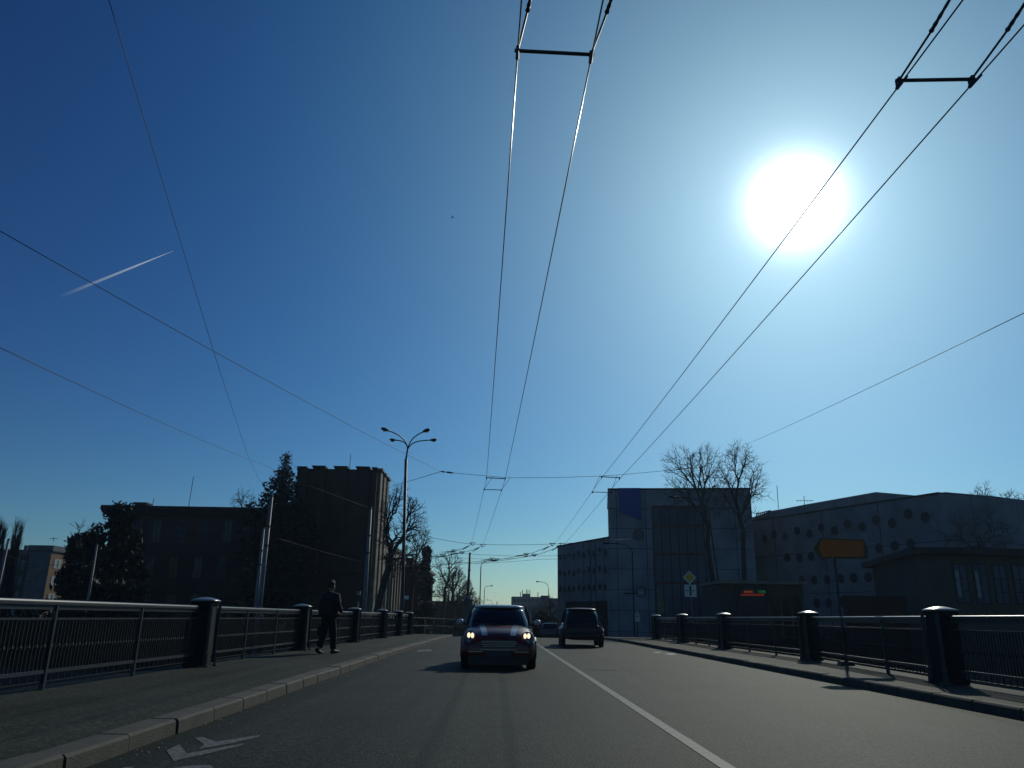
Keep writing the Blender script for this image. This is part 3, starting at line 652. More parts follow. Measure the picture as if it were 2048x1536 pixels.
# slab block at the far left
t = thing('apartment_block', (-86, 130, GZ), 'grey slab block with a dark stair strip and a side wall coloured sunlit ochre with white windows', 'building')
YS = 130; a, b_ = at(10, 1100, YS), at(103, 1103, YS); ztop = b_.z
MB().box(a.x-6, b_.x, YS, YS+3.4, GZ, ztop).build('wall', 'slab', t)
MB().box(b_.x-.3, b_.x+.05, YS+.02, YS+26, GZ, ztop-.3).build('side_wall', 'ochre', t, label='side wall coloured ochre for the sunlight on it')
MB().box(a.x-6, b_.x+.3, YS-.1, YS+26, ztop+.003, ztop+.2).build('roof', 'darkroof', t)
MB().box(a.x-6, b_.x-.32, YS+3.5, YS+26, GZ, ztop-.3).build('rear_wall', 'slab', t)
c_ = at(57, 1090, YS+4); e_ = at(108, 1090, YS+4); MB().box(c_.x, e_.x, YS+4, YS+15, ztop+.303, c_.z).build('roof_house', 'slab', t)
s0, s1 = at(42, 1120, YS), at(56, 1120, YS); MB().box(s0.x, s1.x, YS-.25, YS-.004, GZ, ztop-.4).build('stair_strip', 'darkroof', t)
for zz in range(5): z_ = 0.2+zz*2.4; MB().box(s0.x+.25, s1.x-.25, YS-.30, YS-.254, z_, z_+1.5).build('stair_window', 'cglass', t)
q = at(105, 1090, YS+5); an = MB(); an.tube([(q.x, YS+5, ztop+2), (q.x, YS+5, at(105, 1074, YS+5).z)], .05, 5)
an.tube([(q.x-.7, YS+5, at(105, 1077, YS+5).z), (q.x+.7, YS+5, at(105, 1077, YS+5).z)], .04, 5); an.build('antenna', 'fitting', t)
for r in range(4):
    for k in range(5):
        y_ = YS+1.2+k*4.5; z_ = ztop-2.6-r*2.75
        w_ = MB().box(b_.x+.053, b_.x+.12, y_, y_+2.2, z_, z_+1.5).build('window', 'frame2', t)
        p = MB().box(b_.x+.121, b_.x+.13, y_+.9, y_+1.3, z_+.15, z_+1.35).build('pane', 'glass'); p.parent = w_
# far city block at the road's end
t = thing('tower_block', (4, 300, GZ), 'distant haze-tinted slab block with a roof house and aerials at the end of the street', 'building')
YF = 300; a, b_ = at(1024, 1193, YF), at(1083, 1194, YF)
MB().box(a.x, b_.x, YF, YF+14, GZ-3, a.z).build('wall', 'farslab', t)  # distance haze is put into the wall's teal colour
c_, e_ = at(1047, 1187, YF), at(1060, 1187, YF); MB().box(c_.x, e_.x, YF+2, YF+8, a.z+.01, c_.z).build('roof_house', 'farslab', t)
for xx, tp in ((1041, 1184), (1045, 1180), (1053, 1179), (1056, 1179), (1060, 1180), (1076, 1184)):
    q = at(xx, tp, YF+4); MB().tube([(q.x, YF+4, a.z), (q.x, YF+4, q.z)], .14, 5).build('antenna', 'fitting', t)
for r in range(3):
    for k in range(8):
        x_ = a.x+.7+k*1.35; MB().box(x_, x_+.8, YF-.05, YF-.005, a.z-2-r*2.8, a.z-.8-r*2.8).build('window', 'glass', t)
t = thing('distant_building', (20, 260, GZ), 'dark distant building with a raised corner right of the slab block', 'building')
a, b_ = at(1083, 1196, 260), at(1120, 1196, 260); MB().box(a.x, b_.x, 260, 272, GZ-3, a.z).build('wall', 'darkroof', t)
c_, e_ = at(1083, 1191, 260), at(1099, 1191, 260); MB().box(c_.x, e_.x, 259.9, 266, a.z+.003, c_.z).build('roof_house', 'darkroof', t)
t = thing('row_of_houses', (-4, 330, GZ), 'thin distant row of low houses behind the small car', 'building')
a, b_ = at(930, 1224, 330), at(1026, 1222, 330); MB().box(a.x-30, b_.x, 330, 340, GZ-3, a.z-1).build('wall', 'darkroof', t)
# ---------------------------------------------------------------- museum, right
t = thing('museum_block', (17, 75, GZ), 'tall grey panelled block with a glass front, round window and blue banner', 'building')
P0 = at(1217, 980, 75); P1 = Vector((at(1500, 976, 73.2).x, 73.2, 0)); zt = P0.z; zt2 = zt
dirx = (Vector((P1.x, P1.y, 0))-Vector((P0.x, P0.y, 0))); LW = dirx.length; dirx.normalize(); nrm_ = Vector((dirx.y, -dirx.x, 0))  # towards camera
MX = Matrix(((dirx.x, -nrm_.x, 0, P0.x), (dirx.y, -nrm_.y, 0, P0.y), (0, 0, 1, 0), (0, 0, 0, 1)))  # local x along the front, y into the building
def mloc(px, py_, off=0):  # where the sight line meets the front plane, in local coordinates
    r = ray(px, py_); o = Vector((0, 0, H)); n3 = nrm_; tt = (Vector((P0.x, P0.y, 0))-o).dot(n3)/r.dot(n3); p = o+r*tt
    return (p-Vector((P0.x, P0.y, 0))).dot(dirx), p.z
MB().box(0, LW, 0, 14, GZ, zt, MX).build('wall', 'panel', t)
MB().box(-.08, LW+.08, -.08, 14.1, zt+.003, zt+.16, MX).build('parapet', 'darkroof', t)
gx0, _ = mloc(1307, 1100); gx1, _ = mloc(1410, 1100); _, gz1 = mloc(1330, 1014); _, gza = mloc(1330, 1052); _, gzb = mloc(1330, 1108); _, gzc = mloc(1330, 1166)
gw = thing  # noqa
o = MB().box(gx0, gx1, -.05, -.004, GZ, gz1, MX).build('glass_front', 'cglass', t)
mu = MB(); nbar = 6
for i in range(nbar+1): x_ = gx0+(gx1-gx0)*i/nbar; mu.box(x_-.04, x_+.04, -.12, -.053, GZ, gz1, MX)
q = mu.build('mullions', 'black', t)
for z_ in (gza, gzb, gzc, gz1): MB().box(gx0-.05, gx1+.05, -.16, -.121, z_-.11, z_+.11, MX).build('transom', 'redsteel', t)
b = MB(); bx0, bz0 = mloc(1236, 980); bx1, bz1 = mloc(1283, 1041); _, bz2 = mloc(1237, 1024); _, bz3 = mloc(1283, 1041)
b.prism([MX @ Vector(p) for p in ((bx0, -.12, zt+.17), (bx1, -.12, zt+.17), (bx1, -.12, bz3), (bx1-.3, -.12, bz3+.05), (bx0+.1, -.12, bz2))], nrm_*.05)
b.build('banner', 'banner', t)
def ring(parent, name, cx, cz, r, m, pane, sub=True):
    b = MB(); rr = []
    for rad, y_ in ((r, -.004), (r, -.07), (r*.86, -.07), (r*.86, -.03)):
        rr.append([MX @ Vector((cx+rad*math.cos(2*PI*k/24), y_, cz+rad*math.sin(2*PI*k/24))) for k in range(24)])
    b.loft(rr, False, False); o_ = b.build(name, m, parent)
    p = MB().prism([MX @ Vector((cx+r*.87*math.cos(2*PI*k/24), -.012, cz+r*.87*math.sin(2*PI*k/24))) for k in range(24)], nrm_*.02).build('pane', pane); p.parent = o_
    return o_
cx, cz = mloc(1277, 1070); ring(t, 'round_window', cx, cz, .53, 'black', 'cglass')
cx, cz = mloc(1282, 1184); o_ = ring(t, 'round_emblem', cx, cz, .52, 'black', 'panel2')
b = MB()
for k, (w, z_) in enumerate(((.42, .06), (.5, -.04), (.36, -.14))): b.box(cx-w/2, cx+w/2, -.05, -.035, cz+z_-.025, cz+z_+.025, MX)
p = b.build('lettering', 'white', None); p.parent = o_
cx, cz = mloc(1260, 1187); MB().box(cx-.6, cx+.5, -.03, -.004, cz-.06, cz+.06, MX).build('wall_lettering', 'black', t)
px0, pz0 = mloc(1314, 1226); px1, pz1 = mloc(1330, 1178)
po = MB(); po.prism([MX @ Vector(p_) for p_ in ((px0, -.09, pz0), (px1, -.09, pz0), (px1, -.09, pz1-.6), (px0+.1, -.09, pz1))], nrm_*.02)
po.build('poster', mat('poster_green', (.16, .20, .12), .7, ns=1.5, na=.6), t)
px0, pz0 = mloc(1350, 1215); MB().lathe([(.02, 0), (.35, .25), (.42, .6), (.3, .95), (.02, 1.05)], (0, 0, 0), 12, Matrix()).build('display_figure', 'slab', t).location = MX @ Vector((px0+.3, -.5, pz0-.3))-t.location
bpy.context.view_layer.update()
# wing along the street with staggered porthole windows
t = thing('museum_wing', (8.5, 80, GZ), 'grey wing receding along the street with three rows of small round windows', 'building')
A = at(1217.5, 1076, 75.1); Bq = at(1115, 1093, 85.6); zw = A.z
dv = Vector((Bq.x-A.x, Bq.y-A.y, 0)); LN = dv.length; dv.normalize(); n2 = Vector((-dv.y, dv.x, 0))
if n2.y > 0: n2 = -n2
MW = Matrix(((dv.x, -n2.x, 0, A.x), (dv.y, -n2.y, 0, A.y), (0, 0, 1, 0), (0, 0, 0, 1)))
MB().box(.02, LN, 0, 9, GZ, zw, MW).build('wall', 'panel', t)
MB().box(-.0, LN+.06, -.06, 9.06, zw+.003, zw+.14, MW).build('parapet', 'darkroof', t)
def wl(px, py_):
    r = ray(px, py_); o = Vector((0, 0, H)); tt = (A-o).dot(n2)/r.dot(n2); p = o+r*tt; return (p-Vector((A.x, A.y, 0))).dot(dv), p.z
def porthole(parent, Mx, x, z, r, nv, first=None):
    b = MB(); rr = []
    for rad, y_ in ((r*1.1, -.004), (r*1.08, -.05), (r*.92, -.05), (r*.92, -.025)):
        rr.append([Mx @ Vector((x+rad*math.cos(2*PI*k/16), y_, z+rad*math.sin(2*PI*k/16))) for k in range(16)])
    b.loft(rr, False, False); o_ = b.build('window', 'panel2', parent)
    p = MB().prism([Mx @ Vector((x+r*.93*math.cos(2*PI*k/16), -.008, z+r*.93*math.sin(2*PI*k/16))) for k in range(16)], nv*.012).build('pane', 'portglass'); p.parent = o_
cols = [(1211, 1105), (1200, 1100), (1189, 1108), (1179, 1103), (1168, 1111), (1158, 1107), (1148, 1114), (1139, 1111), (1130, 1117), (1121, 1114)]
for i, (cx, cy) in enumerate(cols):
    for r_, (ay, by) in enumerate(((0, 0), (35, .0), (72, 0))):
        yy_ = cy+(35.5 if r_ == 1 else 70 if r_ == 2 else 0)-(cy-1105)*(.35*r_)
        x_, z_ = wl(cx, yy_); porthole(t, MW, x_, z_, .34, n2)
for px_ in (1192, 1182): x_, _ = wl(px_, 1150); MB().box(x_-.03, x_+.03, -.05, -.004, 1, zw, MW).build('downpipe', 'black', t)
x0_, z0_ = wl(1215, 1201); x1_, _ = wl(1132, 1203); MB().box(x0_+.03, x1_, -.03, -.004, GZ, z0_, MW).build('entrance', 'black', t)
# right hall with big portholes
t = thing('museum_hall', (30, 70, GZ), 'large grey hall on the right with rows of round windows and stepped roofline', 'building')
C0 = at(1507, 1045, 78); C1 = at(1876, 986, 58.9); zh = (C0.z+C1.z)/2
dh = Vector((C1.x-C0.x, C1.y-C0.y, 0)); LH = dh.length; dh.normalize(); n4 = Vector((dh.y, -dh.x, 0))
if n4.y > 0: n4 = -n4
MHm = Matrix(((dh.x, -n4.x, 0, C0.x), (dh.y, -n4.y, 0, C0.y), (0, 0, 1, 0), (0, 0, 0, 1)))
MB().box(-3, LH, 0, 10, GZ, zh, MHm).build('wall', 'panel2', t)
MB().box(-3, LH+.05, -.07, 10, zh+.003, zh+.15, MHm).build('parapet', 'darkroof', t)
# blank right wing from the apex
C2 = Vector((at(2200, 1012, 66).x, 66, 0)); Cm = Vector((C1.x+4.2, C1.y+.5, 0))
wr = MB(); base_ = [Vector((C1.x+.01, C1.y, GZ)), Vector((Cm.x, Cm.y, GZ)), Vector((C2.x, C2.y, GZ)), Vector((C2.x, C2.y+14, GZ)), Vector((C1.x, C1.y+14, GZ))]
wr.prism(base_, (0, 0, zh+.05-GZ)); wr.build('blank_wall', 'panel2', t)
def hl(px, py_):
    r = ray(px, py_); o = Vector((0, 0, H)); tt = (C0-o).dot(n4)/r.dot(n4); p = o+r*tt; return (p-Vector((C0.x, C0.y, 0))).dot(dh), p.z
for px_, py_ in ((1530, 1078), (1549, 1069), (1571, 1073), (1595, 1062), (1619, 1067), (1643, 1056), (1670, 1061), (1696, 1048), (1725, 1053.5), (1753, 1040), (1785, 1046), (1817, 1028), (1851, 1035),
                 (1575, 1115), (1600, 1116), (1623, 1113), (1647, 1111), (1671, 1109), (1697, 1106), (1759, 1096), (1790, 1092), (1822, 1087),
                 (1604, 1160), (1629, 1160), (1655, 1159), (1682, 1157), (1708, 1156), (1737, 1155), (1634, 1206), (1658, 1206), (1685, 1204), (1713, 1206)):
    x_, z_ = hl(px_, py_); porthole(t, MHm, x_, z_, .46, n4)
# roof volumes behind the parapet
rv = MB(); rv.prism([at(x, y, 80) for x, y in ((1540, 1060), (1540, 1022), (1564, 1018), (1610, 1009), (1752, 984), (1832, 991), (1900, 1000), (1900, 1060))], (0, 9, 0)); rv.build('roof', 'panel2', t)
rv = MB(); rv.prism([at(x, y, 74) for x, y in ((1876, 1010), (1878, 986), (1890, 984), (1949, 989), (1950, 992), (2060, 1003), (2060, 1020))], (0, 8, 0)); rv.build('roof', 'panel2', t)
rr_ = MB()
for k in range(7): q = at(1514+k*4, 1030, 79); rr_.box(q.x-.05, q.x+.05, 79, 79.1, C0.z-.2, at(1514+k*4, 1028-k*.9, 79).z)
a, b_ = at(1512, 1028, 79), at(1541, 1021, 79); rr_.tube([a, b_], .06, 5); rr_.build('roof_railing', 'black', t)
q = at(1557, 1018, 80); MB().tube([q, at(1554, 971, 80)], .035, 5).build('antenna', 'fitting', t)
q = at(1609, 1010, 80); an = MB(); an.tube([q, at(1608, 992, 80)], .035, 5); an.tube([at(1592, 1001, 80), at(1627, 1001, 80)], .025, 4)
for xx in (1594, 1600, 1614, 1620): an.tube([at(xx, 1001, 79.7), at(xx+1, 1004, 80.4)], .02, 4)
an.build('antenna', 'fitting', t)
# low pavilion with tall windows
t = thing('pavilion', (30, 44, GZ), 'low green-grey pavilion with dark flat roof and a row of tall windows', 'building')
YP = 45; A0 = at(1826, 1100, YP); zp = at(1900, 1098, YP).z; XE = at(2250, 1100, YP).x
A1 = at(1742, 1112, 57)
wp = MB(); wp.prism([Vector((A0.x, YP, GZ)), Vector((XE, YP, GZ)), Vector((XE, YP+12, GZ)), Vector((A1.x, 57, GZ))], (0, 0, zp-.35-GZ)); wp.build('wall', 'render', t)
wp = MB(); wp.prism([Vector((A0.x-.35, YP-.6, zp-.347)), Vector((XE, YP-.6, zp-.347)), Vector((XE, YP+12.5, zp-.347)), Vector((A1.x-.6, 57.4, zp-.347))], (0, 0, .38)); wp.build('roof', 'darkroof', t)
wz0, wz1 = at(1960, 1208, YP).z, at(1960, 1128, YP).z
for k in range(5):
    x0_ = at(1909+k*39.5, 1170, YP).x; x1_ = at(1937+k*39.5, 1170, YP).x
    wallwin(t, 'black', 'cglass', x0_, x1_, wz0, wz1, YP, (.5,), (.3, .62), .05)
# curtains seen in the glass of the first windows
for k, w in ((0, .22), (1, .18)):
    x0_ = at(1912+k*40, 1170, YP).x; MB().box(x0_, x0_+w, YP-.07, YP-.062, wz0+.35, wz1-.4).build('curtain', mat('pale_curtain', (.30, .31, .34), .9, ns=4, na=.4), t)
MB().box(at(1700, 1200, 46).x, at(1820, 1200, 46).x, 46.5, 47.0, GZ, at(1760, 1192, 46.5).z).build('low_wall', mat('dark_red_boards', (.035, .012, .014), .8), t)
# stop shelter / kiosk with the departure board
t = thing('tram_stop_kiosk', (18.5, 56, GZ), 'low flat-roofed kiosk with arched openings behind the departure board', 'kiosk')
YK = 56; a, b_ = at(1440, 1165, YK), at(1605, 1165, YK); zk = at(1520, 1163, YK).z
MB().box(a.x, b_.x, YK, YK+5, GZ, zk-.2).build('wall', 'render', t)
ed = MB().box(a.x-.2, b_.x+.1, YK-.7, YK+5.3, zk-.197, zk+.02); ed.build('roof', 'stone', t)
for k in range(3):
    q = at(1549+k*21, 1180, YK).x; w_ = MB()
    pts = [Vector((q-.3, YK-.04, GZ+1)), Vector((q+.3, YK-.04, GZ+1)), Vector((q+.3, YK-.04, 2.6))]+[Vector((q+.3*math.cos(a_), YK-.04, 2.6+.3*math.sin(a_))) for a_ in (.5, 1, 1.57, 2.1, 2.6)]+[Vector((q-.3, YK-.04, 2.6))]
    w_.prism(pts, (0, .036, 0)); w_.build('window', 'glass', t)
t = thing('departure_board', at(1506, 1240, 54), 'black departure board with orange and red lines and green digits', 'display')
bp = t.location.copy(); a, b_ = at(1477, 1206, 54), at(1534, 1170, 54)
MB().box(a.x, b_.x, 54, 54.25, a.z, b_.z).build('casing', 'black', t)
MB().box(a.x+.05, b_.x-.05, 54.05, 54.2, GZ, a.z-.002).build('stand', 'black', t)
def rows(px0, px1, py0, py1, m, name, gaps):
    b = MB(); rnd = random.Random(px0); x = px0
    while x < px1:
        w = rnd.uniform(*gaps); p, q = at(x, py1, 53.98), at(min(x+w, px1), py0, 53.98); b.box(p.x, q.x, 53.97, 53.995, p.z, q.z); x += w+.5
    b.build(name, m, t)
rows(1488, 1505, 1181.5, 1185.5, 'led_o', 'orange_text', (1, 2.5)); rows(1482, 1528, 1187.6, 1191.4, 'led_r', 'red_text', (1.2, 4))
def text(s_, size, name, m, loc, rot=(PI/2, 0, 0), parent=None, ext=.004):
    c = bpy.data.curves.new(name, 'FONT'); c.body = s_; c.size = size; c.extrude = ext; c.align_x = 'CENTER'; c.align_y = 'CENTER'; c.materials.append(M[m])
    o = bpy.data.objects.new(name, c); SC.collection.objects.link(o); o.location = loc; o.rotation_euler = rot
    dg = bpy.context.evaluated_depsgraph_get(); me = bpy.data.meshes.new_from_object(o.evaluated_get(dg)); me.name = name
    o2 = bpy.data.objects.new(name, me); o2.location = loc; o2.rotation_euler = rot; bpy.data.objects.remove(o); SC.collection.objects.link(o2)
    if parent: o2.parent = parent; o2.matrix_parent_inverse = Matrix.Translation(-parent.location)
    return o2
q = at(1523, 1183.5, 53.98); text('13:58', .24, 'clock_digits', 'led_g', (q.x, 53.98, q.z), parent=t)
# ---------------------------------------------------------------- poles, lamps, signs
gp = 'tapered poles carrying the trolley wires'
def tpole(pb, pt, Y, w0, w1, label, bands=True, m='pole', sleeve=None):
    b0 = at(*pb, Y); t0 = at(*pt, Y); t = thing('trolley_pole', (b0.x, Y, GZ), label, 'pole', gp)
    d_ = (t0-b0)/(t0.z-b0.z); g0 = b0+d_*(GZ-b0.z)
    MB().tube([g0, t0], [w0/2*1.1, w1/2], 14).build('shaft', m, t, smooth=True)
    MB().lathe([(w1/2+.02, 0), (w1/2+.02, .06), (w1/2-.02, .1), (.0, .11)], t0, 12).build('cap', 'fitting', t)
    for u in (.55, .72) if bands else ():
        q = b0.lerp(t0, u); MB().lathe([((w0+w1)/4+.035, 0), ((w0+w1)/4+.035, .1)], q, 12).build('band', 'fitting', t)
    return t0
T1 = tpole((518, 1220), (543, 993), 46, .30, .20, 'thick tapered grey pole left of the walking person, tallest of the pair')
T2 = tpole((510, 1222), (527, 1058), 60, .30, .20, 'shorter grey pole just behind the thick pole by the spruce')
T3 = tpole((728, 1222), (741, 1017), 52, .33, .19, 'grey pole right of the walking person in front of the brick tower')
T4 = tpole((934, 1232), (940, 1107), 88, .34, .24, 'dark trolley pole above the left edge of the small car', m='fitting')
T5 = tpole((175, 1205), (194, 1090), 58, .22, .14, 'thin grey pole in front of the dark pine', bands=False)
T6 = tpole((-10, 1205), (17, 1080), 60, .24, .16, 'thin grey pole by the bare poplars at the left edge', bands=False)
T7 = tpole((1447, 1235), (1404, 935), 60, .15, .09, 'thin pole hidden among the branches of the twin bare trees', bands=False, m='bark')
t = thing('advertising_column', (at(936, 1220, 86).x, 86, rz(86)), 'pale round column at the foot of the dark trolley pole', 'column')
q = t.location; MB().lathe([(.5, 0), (.5, .3), (.45, .32), (.45, 3.9), (.52, 3.92), (.5, 4.1), (.2, 4.35), (.0, 4.4)], (q.x, q.y, q.z-.1), 20).build('shaft', 'slab', t, smooth=False)
def head(b_, p, d_, L_=.75, w=.16):  # lamp head as a tapered boat
    d_ = Vector(d_).normalized(); s_ = Vector((-d_.y, d_.x, 0)).normalized(); u_ = d_.cross(s_)*-1
    if u_.z < 0: u_ = -u_
    rings = []
    for f, ww, hh in ((0, .35, .4), (.15, .45, .5), (.4, .95, .9), (.75, 1, 1), (.95, .8, .7), (1, .4, .3)):
        c = Vector(p)+d_*L_*f; rings.append([c+s_*math.cos(k*PI/5)*w*ww+u_*math.sin(k*PI/5)*w*.6*hh for k in range(10)])
    b_.loft(rings)
def lamp4():
    Y = 46; base = at(803, 1262, Y); top = at(816, 893, Y)
    t = thing('street_lamp', (base.x, Y, .1), 'tall street lamp with four curved arms left of centre', 'street lamp', 'street lamps')
    m1 = at(812, 918, Y)
    b = MB(); b.tube([(base.x, Y, -.5), base, m1], [.12, .11, .085], 12); b.tube([m1, top], [.055, .05], 10); b.build('pole', 'fitting', t, smooth=True)
    for (hx, hy, dy, ex) in ((776, 861, -1.6, 25), (848, 863, -1.6, -20), (789, 880, 1.4, 12), (862, 880, 1.4, -18)):
        e = at(hx, hy, Y+dy); pm = at(hx+ex, hy+(8 if dy < 0 else 1), Y+dy*.62); a = MB(); pts = []
        c0 = top-Vector((0, 0, .15)); c1 = top+Vector(((pm.x-top.x)*.25, dy*.15, (pm.z-top.z)*.75))
        for k in range(9):
            u = k/8; p = c0*(1-u)**3+c1*3*u*(1-u)**2+Vector((pm.x, pm.y, pm.z-.02))*3*u*u*(1-u)*1+Vector(e)*u**3; pts.append(p)
        a.tube(pts, .035, 8); arm = a.build('arm', 'fitting', t, smooth=True)
        hb = MB(); head(hb, pts[-1]-(pts[-1]-pts[-2]).normalized()*.15, pts[-1]-pts[-2], .62, .15); hd = hb.build('lamp_head', 'fitting', t, smooth=True)
        gb = MB(); dd = (pts[-1]-pts[-2]).normalized(); gb.lathe([(.0, -.09), (.09, -.07), (.12, 0)], pts[-1]+dd*.25-Vector((0, 0, .05)), 10); g_ = gb.build('glass', 'lensoff'); g_.parent = hd
    p = at(813, 1195, Y); MB().box(p.x-.12, p.x+.13, Y-.1, Y-.07, p.z-.10, p.z+.10).build('number_plate_sign', 'signwhite', t)
lamp4()
def lamp1(Y, bp_, tp, hd_, label, r=.08, m='pole', z=None):
    b0 = at(*bp_, Y); t0 = at(*tp, Y); h0 = at(*hd_, Y); z = rz(Y) if z is None else z
    t = thing('street_lamp', (b0.x, Y, z), label, 'street lamp', 'street lamps')
    dx = h0.x-t0.x; b = MB(); b.tube([(b0.x, Y, z), (t0.x, Y, t0.z-abs(dx)*.35)], [r, r*.7], 8); b.build('pole', m, t)
    pts = []
    for k in range(8):
        u = k/7; a = Vector((t0.x, Y, t0.z-abs(dx)*.35)); c1 = Vector((t0.x, Y, h0.z+.05)); pts.append(a*(1-u)**2+c1*2*u*(1-u)+h0*u*u)
    MB().tube(pts, r*.55, 6).build('arm', m, t); hb = MB(); head(hb, pts[-1]-Vector((math.copysign(.1, dx), 0, 0)), (dx, 0, .05*abs(dx)), abs(dx)*.45, r*2.2); hb.build('lamp_head', m, t)
lamp1(105, (959, 1225), (962, 1126), (984, 1121.5), 'thin street lamp whose arm bends right under the wires', .09)
lamp1(170, (967, 1225), (969, 1175), (981, 1171.8), 'second smaller lamp with arm bent right, above the small car', .1)
lamp1(300, (986, 1225), (985.5, 1205), (976, 1200), 'tiny distant lamp bent left above the small car roof', .12)
lamp1(160, (1097, 1225), (1097, 1172), (1079, 1163.5), 'street lamp bent left over the distant slab block', .1)
lamp1(62, (1425, 1235), (1411, 1003), (1358, 995), 'street lamp with long arm in front of the museum block', .07, m='wire')
lamp1(66, (1268, 1235), (1264, 1089), (1222, 1087), 'lower street lamp with arm across the museum wall', .07, m='wire')
# thin distant aerial
t = thing('mast', (at(1019-25, 1200, 320).x, 320, GZ), 'tiny distant mast above the small car roof', 'mast'); q = at(994, 1203, 320)
MB().tube([(q.x, 320, GZ), (q.x, 320, q.z)], .16, 5).build('shaft', 'fitting', t)
# signs
Y = 19.5; sp = gnd(1692, 1331, .13)
t = thing('direction_sign', (sp.x, sp.y, .13), 'orange arrow-shaped detour sign pointing left on a post by the right railing', 'traffic sign')
MB().tube([(sp.x, sp.y, .12), (sp.x, sp.y, 3.02)], .03, 10).build('post', 'fitting', t)
MB().frus((sp.x, sp.y), .34, .26, .28, .2, .13, .22).build('foot', 'black', t)
sy = sp.y-.045
def sg(l, yo, m, name, th=.012): MB().prism([Vector((at(x, y, sy).x, sy+yo, at(x, y, sy).z)) for x, y in l], (0, th, 0)).build(name, m, t)
sg(((1640, 1076), (1728, 1079), (1736, 1096), (1736, 1118), (1641, 1117), (1626, 1098)), 0, 'orangeedge', 'border_plate')
sg(((1643, 1079), (1727, 1082), (1727, 1113), (1645, 1113.5), (1637, 1097)), -.006, 'orange', 'face', .005)
q = at(1728, 1109, sy)
t = thing('priority_sign', (at(1383, 1278, 44).x, 44, .1), 'yellow diamond priority sign above a white plate with a black junction symbol', 'traffic sign')
Y = 44; c_ = at(1379, 1155, Y); cp = at(1381, 1181.5, Y); MB().tube([(c_.x+.08, Y+.05, -.2), (c_.x, Y+.05, c_.z+.3)], .03, 8).build('post', 'pole', t)
def dia(r, yo, m, nm):
    MB().prism([Vector((c_.x+a*r, Y+yo, c_.z+b_*r)) for a, b_ in ((-1, 0), (0, -1), (1, 0), (0, 1))], (0, .006, 0)).build(nm, m, t)
dia(.37, 0, 'signwhite', 'sign_plate'); dia(.27, -.007, 'yellow', 'yellow_centre')
MB().box(cp.x-.33, cp.x+.33, Y, Y+.012, cp.z-.33, cp.z+.33).build('supplementary_plate', 'signwhite', t)
b = MB().box(cp.x-.05, cp.x+.05, Y-.008, Y-.002, cp.z-.26, cp.z+.26); b.box(cp.x-.25, cp.x-.08, Y-.007, Y-.002, cp.z-.02, cp.z+.02); b.box(cp.x+.08, cp.x+.25, Y-.007, Y-.002, cp.z-.02, cp.z+.02); b.build('junction_symbol', 'black', t)
t = thing('warning_sign', (at(1274, 1260, 68).x, 68, rz(68)), 'small white triangle warning sign over a plate beside the museum wall', 'traffic sign')
Y = 68; c_ = at(1274, 1228, Y); MB().tube([(c_.x, Y+.05, rz(68)-.5), (c_.x, Y+.05, c_.z+.2)], .04, 8).build('post', 'fitting', t)
def tri(r, yo, m, nm): MB().prism([Vector((c_.x+a*r, Y+yo, c_.z+b_*r)) for a, b_ in ((-.9, -.55), (.9, -.55), (0, 1))], (0, .006, 0)).build(nm, m, t)
tri(.30, 0, 'signwhite', 'sign_plate'); MB().box(c_.x-.03, c_.x+.03, Y-.01, Y-.004, c_.z-.08, c_.z+.14).build('symbol', 'black', t)
MB().box(c_.x-.23, c_.x+.23, Y, Y+.01, c_.z-.62, c_.z-.22).build('supplementary_plate', 'signwhite', t)
t = thing('traffic_signal', (at(717, 1228, 54).x, 54, GZ), 'small pale signal box with a plate beside the right-hand trolley pole', 'traffic sign')
q = at(717, 1186, 54); MB().tube([(q.x, 54, GZ), (q.x, 54, q.z)], .04, 8).build('post', 'fitting', t); MB().box(q.x-.11, q.x+.12, 53.9, 54.1, q.z-.14, q.z+.12).build('sign_plate', 'stone', t)
q = at(716, 1222, 54); MB().frus((q.x, 53.8), .3, .3, .1, .1, GZ, q.z+.6).build('cone', 'stone', t)
# ---------------------------------------------------------------- overhead lines
def sag(p, q, s_, n=14): return [Vector(p).lerp(Vector(q), i/n)-Vector((0, 0, s_*4*(i/n)*(1-i/n))) for i in range(n+1)]
def line(pts, r, label, group, m='wire', name='overhead_wire', cat='wire'):
    b = MB(); b.tube(pts, r, 6); return b.build(name, m, smooth=True, label=label, cat=cat, group=group)
gc = 'trolleybus contact wires'; gs = 'thin span wires holding the trolley lines'
cw = {}
for k, (a0, a1, a2, lb) in enumerate((((1035, 110), (973, 958), (942, 1090), 'left contact wire of the pair above the small car'), ((1182, 118), (1010, 960), (965, 1092), 'right contact wire of the pair above the small car'),
                                      ((1799, 170), (1203, 956), (1107, 1090), 'left contact wire of the pair crossing the sun'), ((1945, 167), (1239, 958), (1127, 1090), 'right contact wire of the pair right of the sun'))):
    p0 = at(*a0, 6.15); p1 = at(*a1, 29.4); p2 = at(*a2, 57); pm = p0+(p0-p1)*.7; pm.z = p0.z
    cw[k] = (p0, p1, p2)
    pts = [pm]+sag(p0, p1, .06)+sag(p1, p2, .06)[1:]
    line(pts, .0078, lb, gc, 'copper')
gsb = 'insulated spreader bars of the trolley wires'
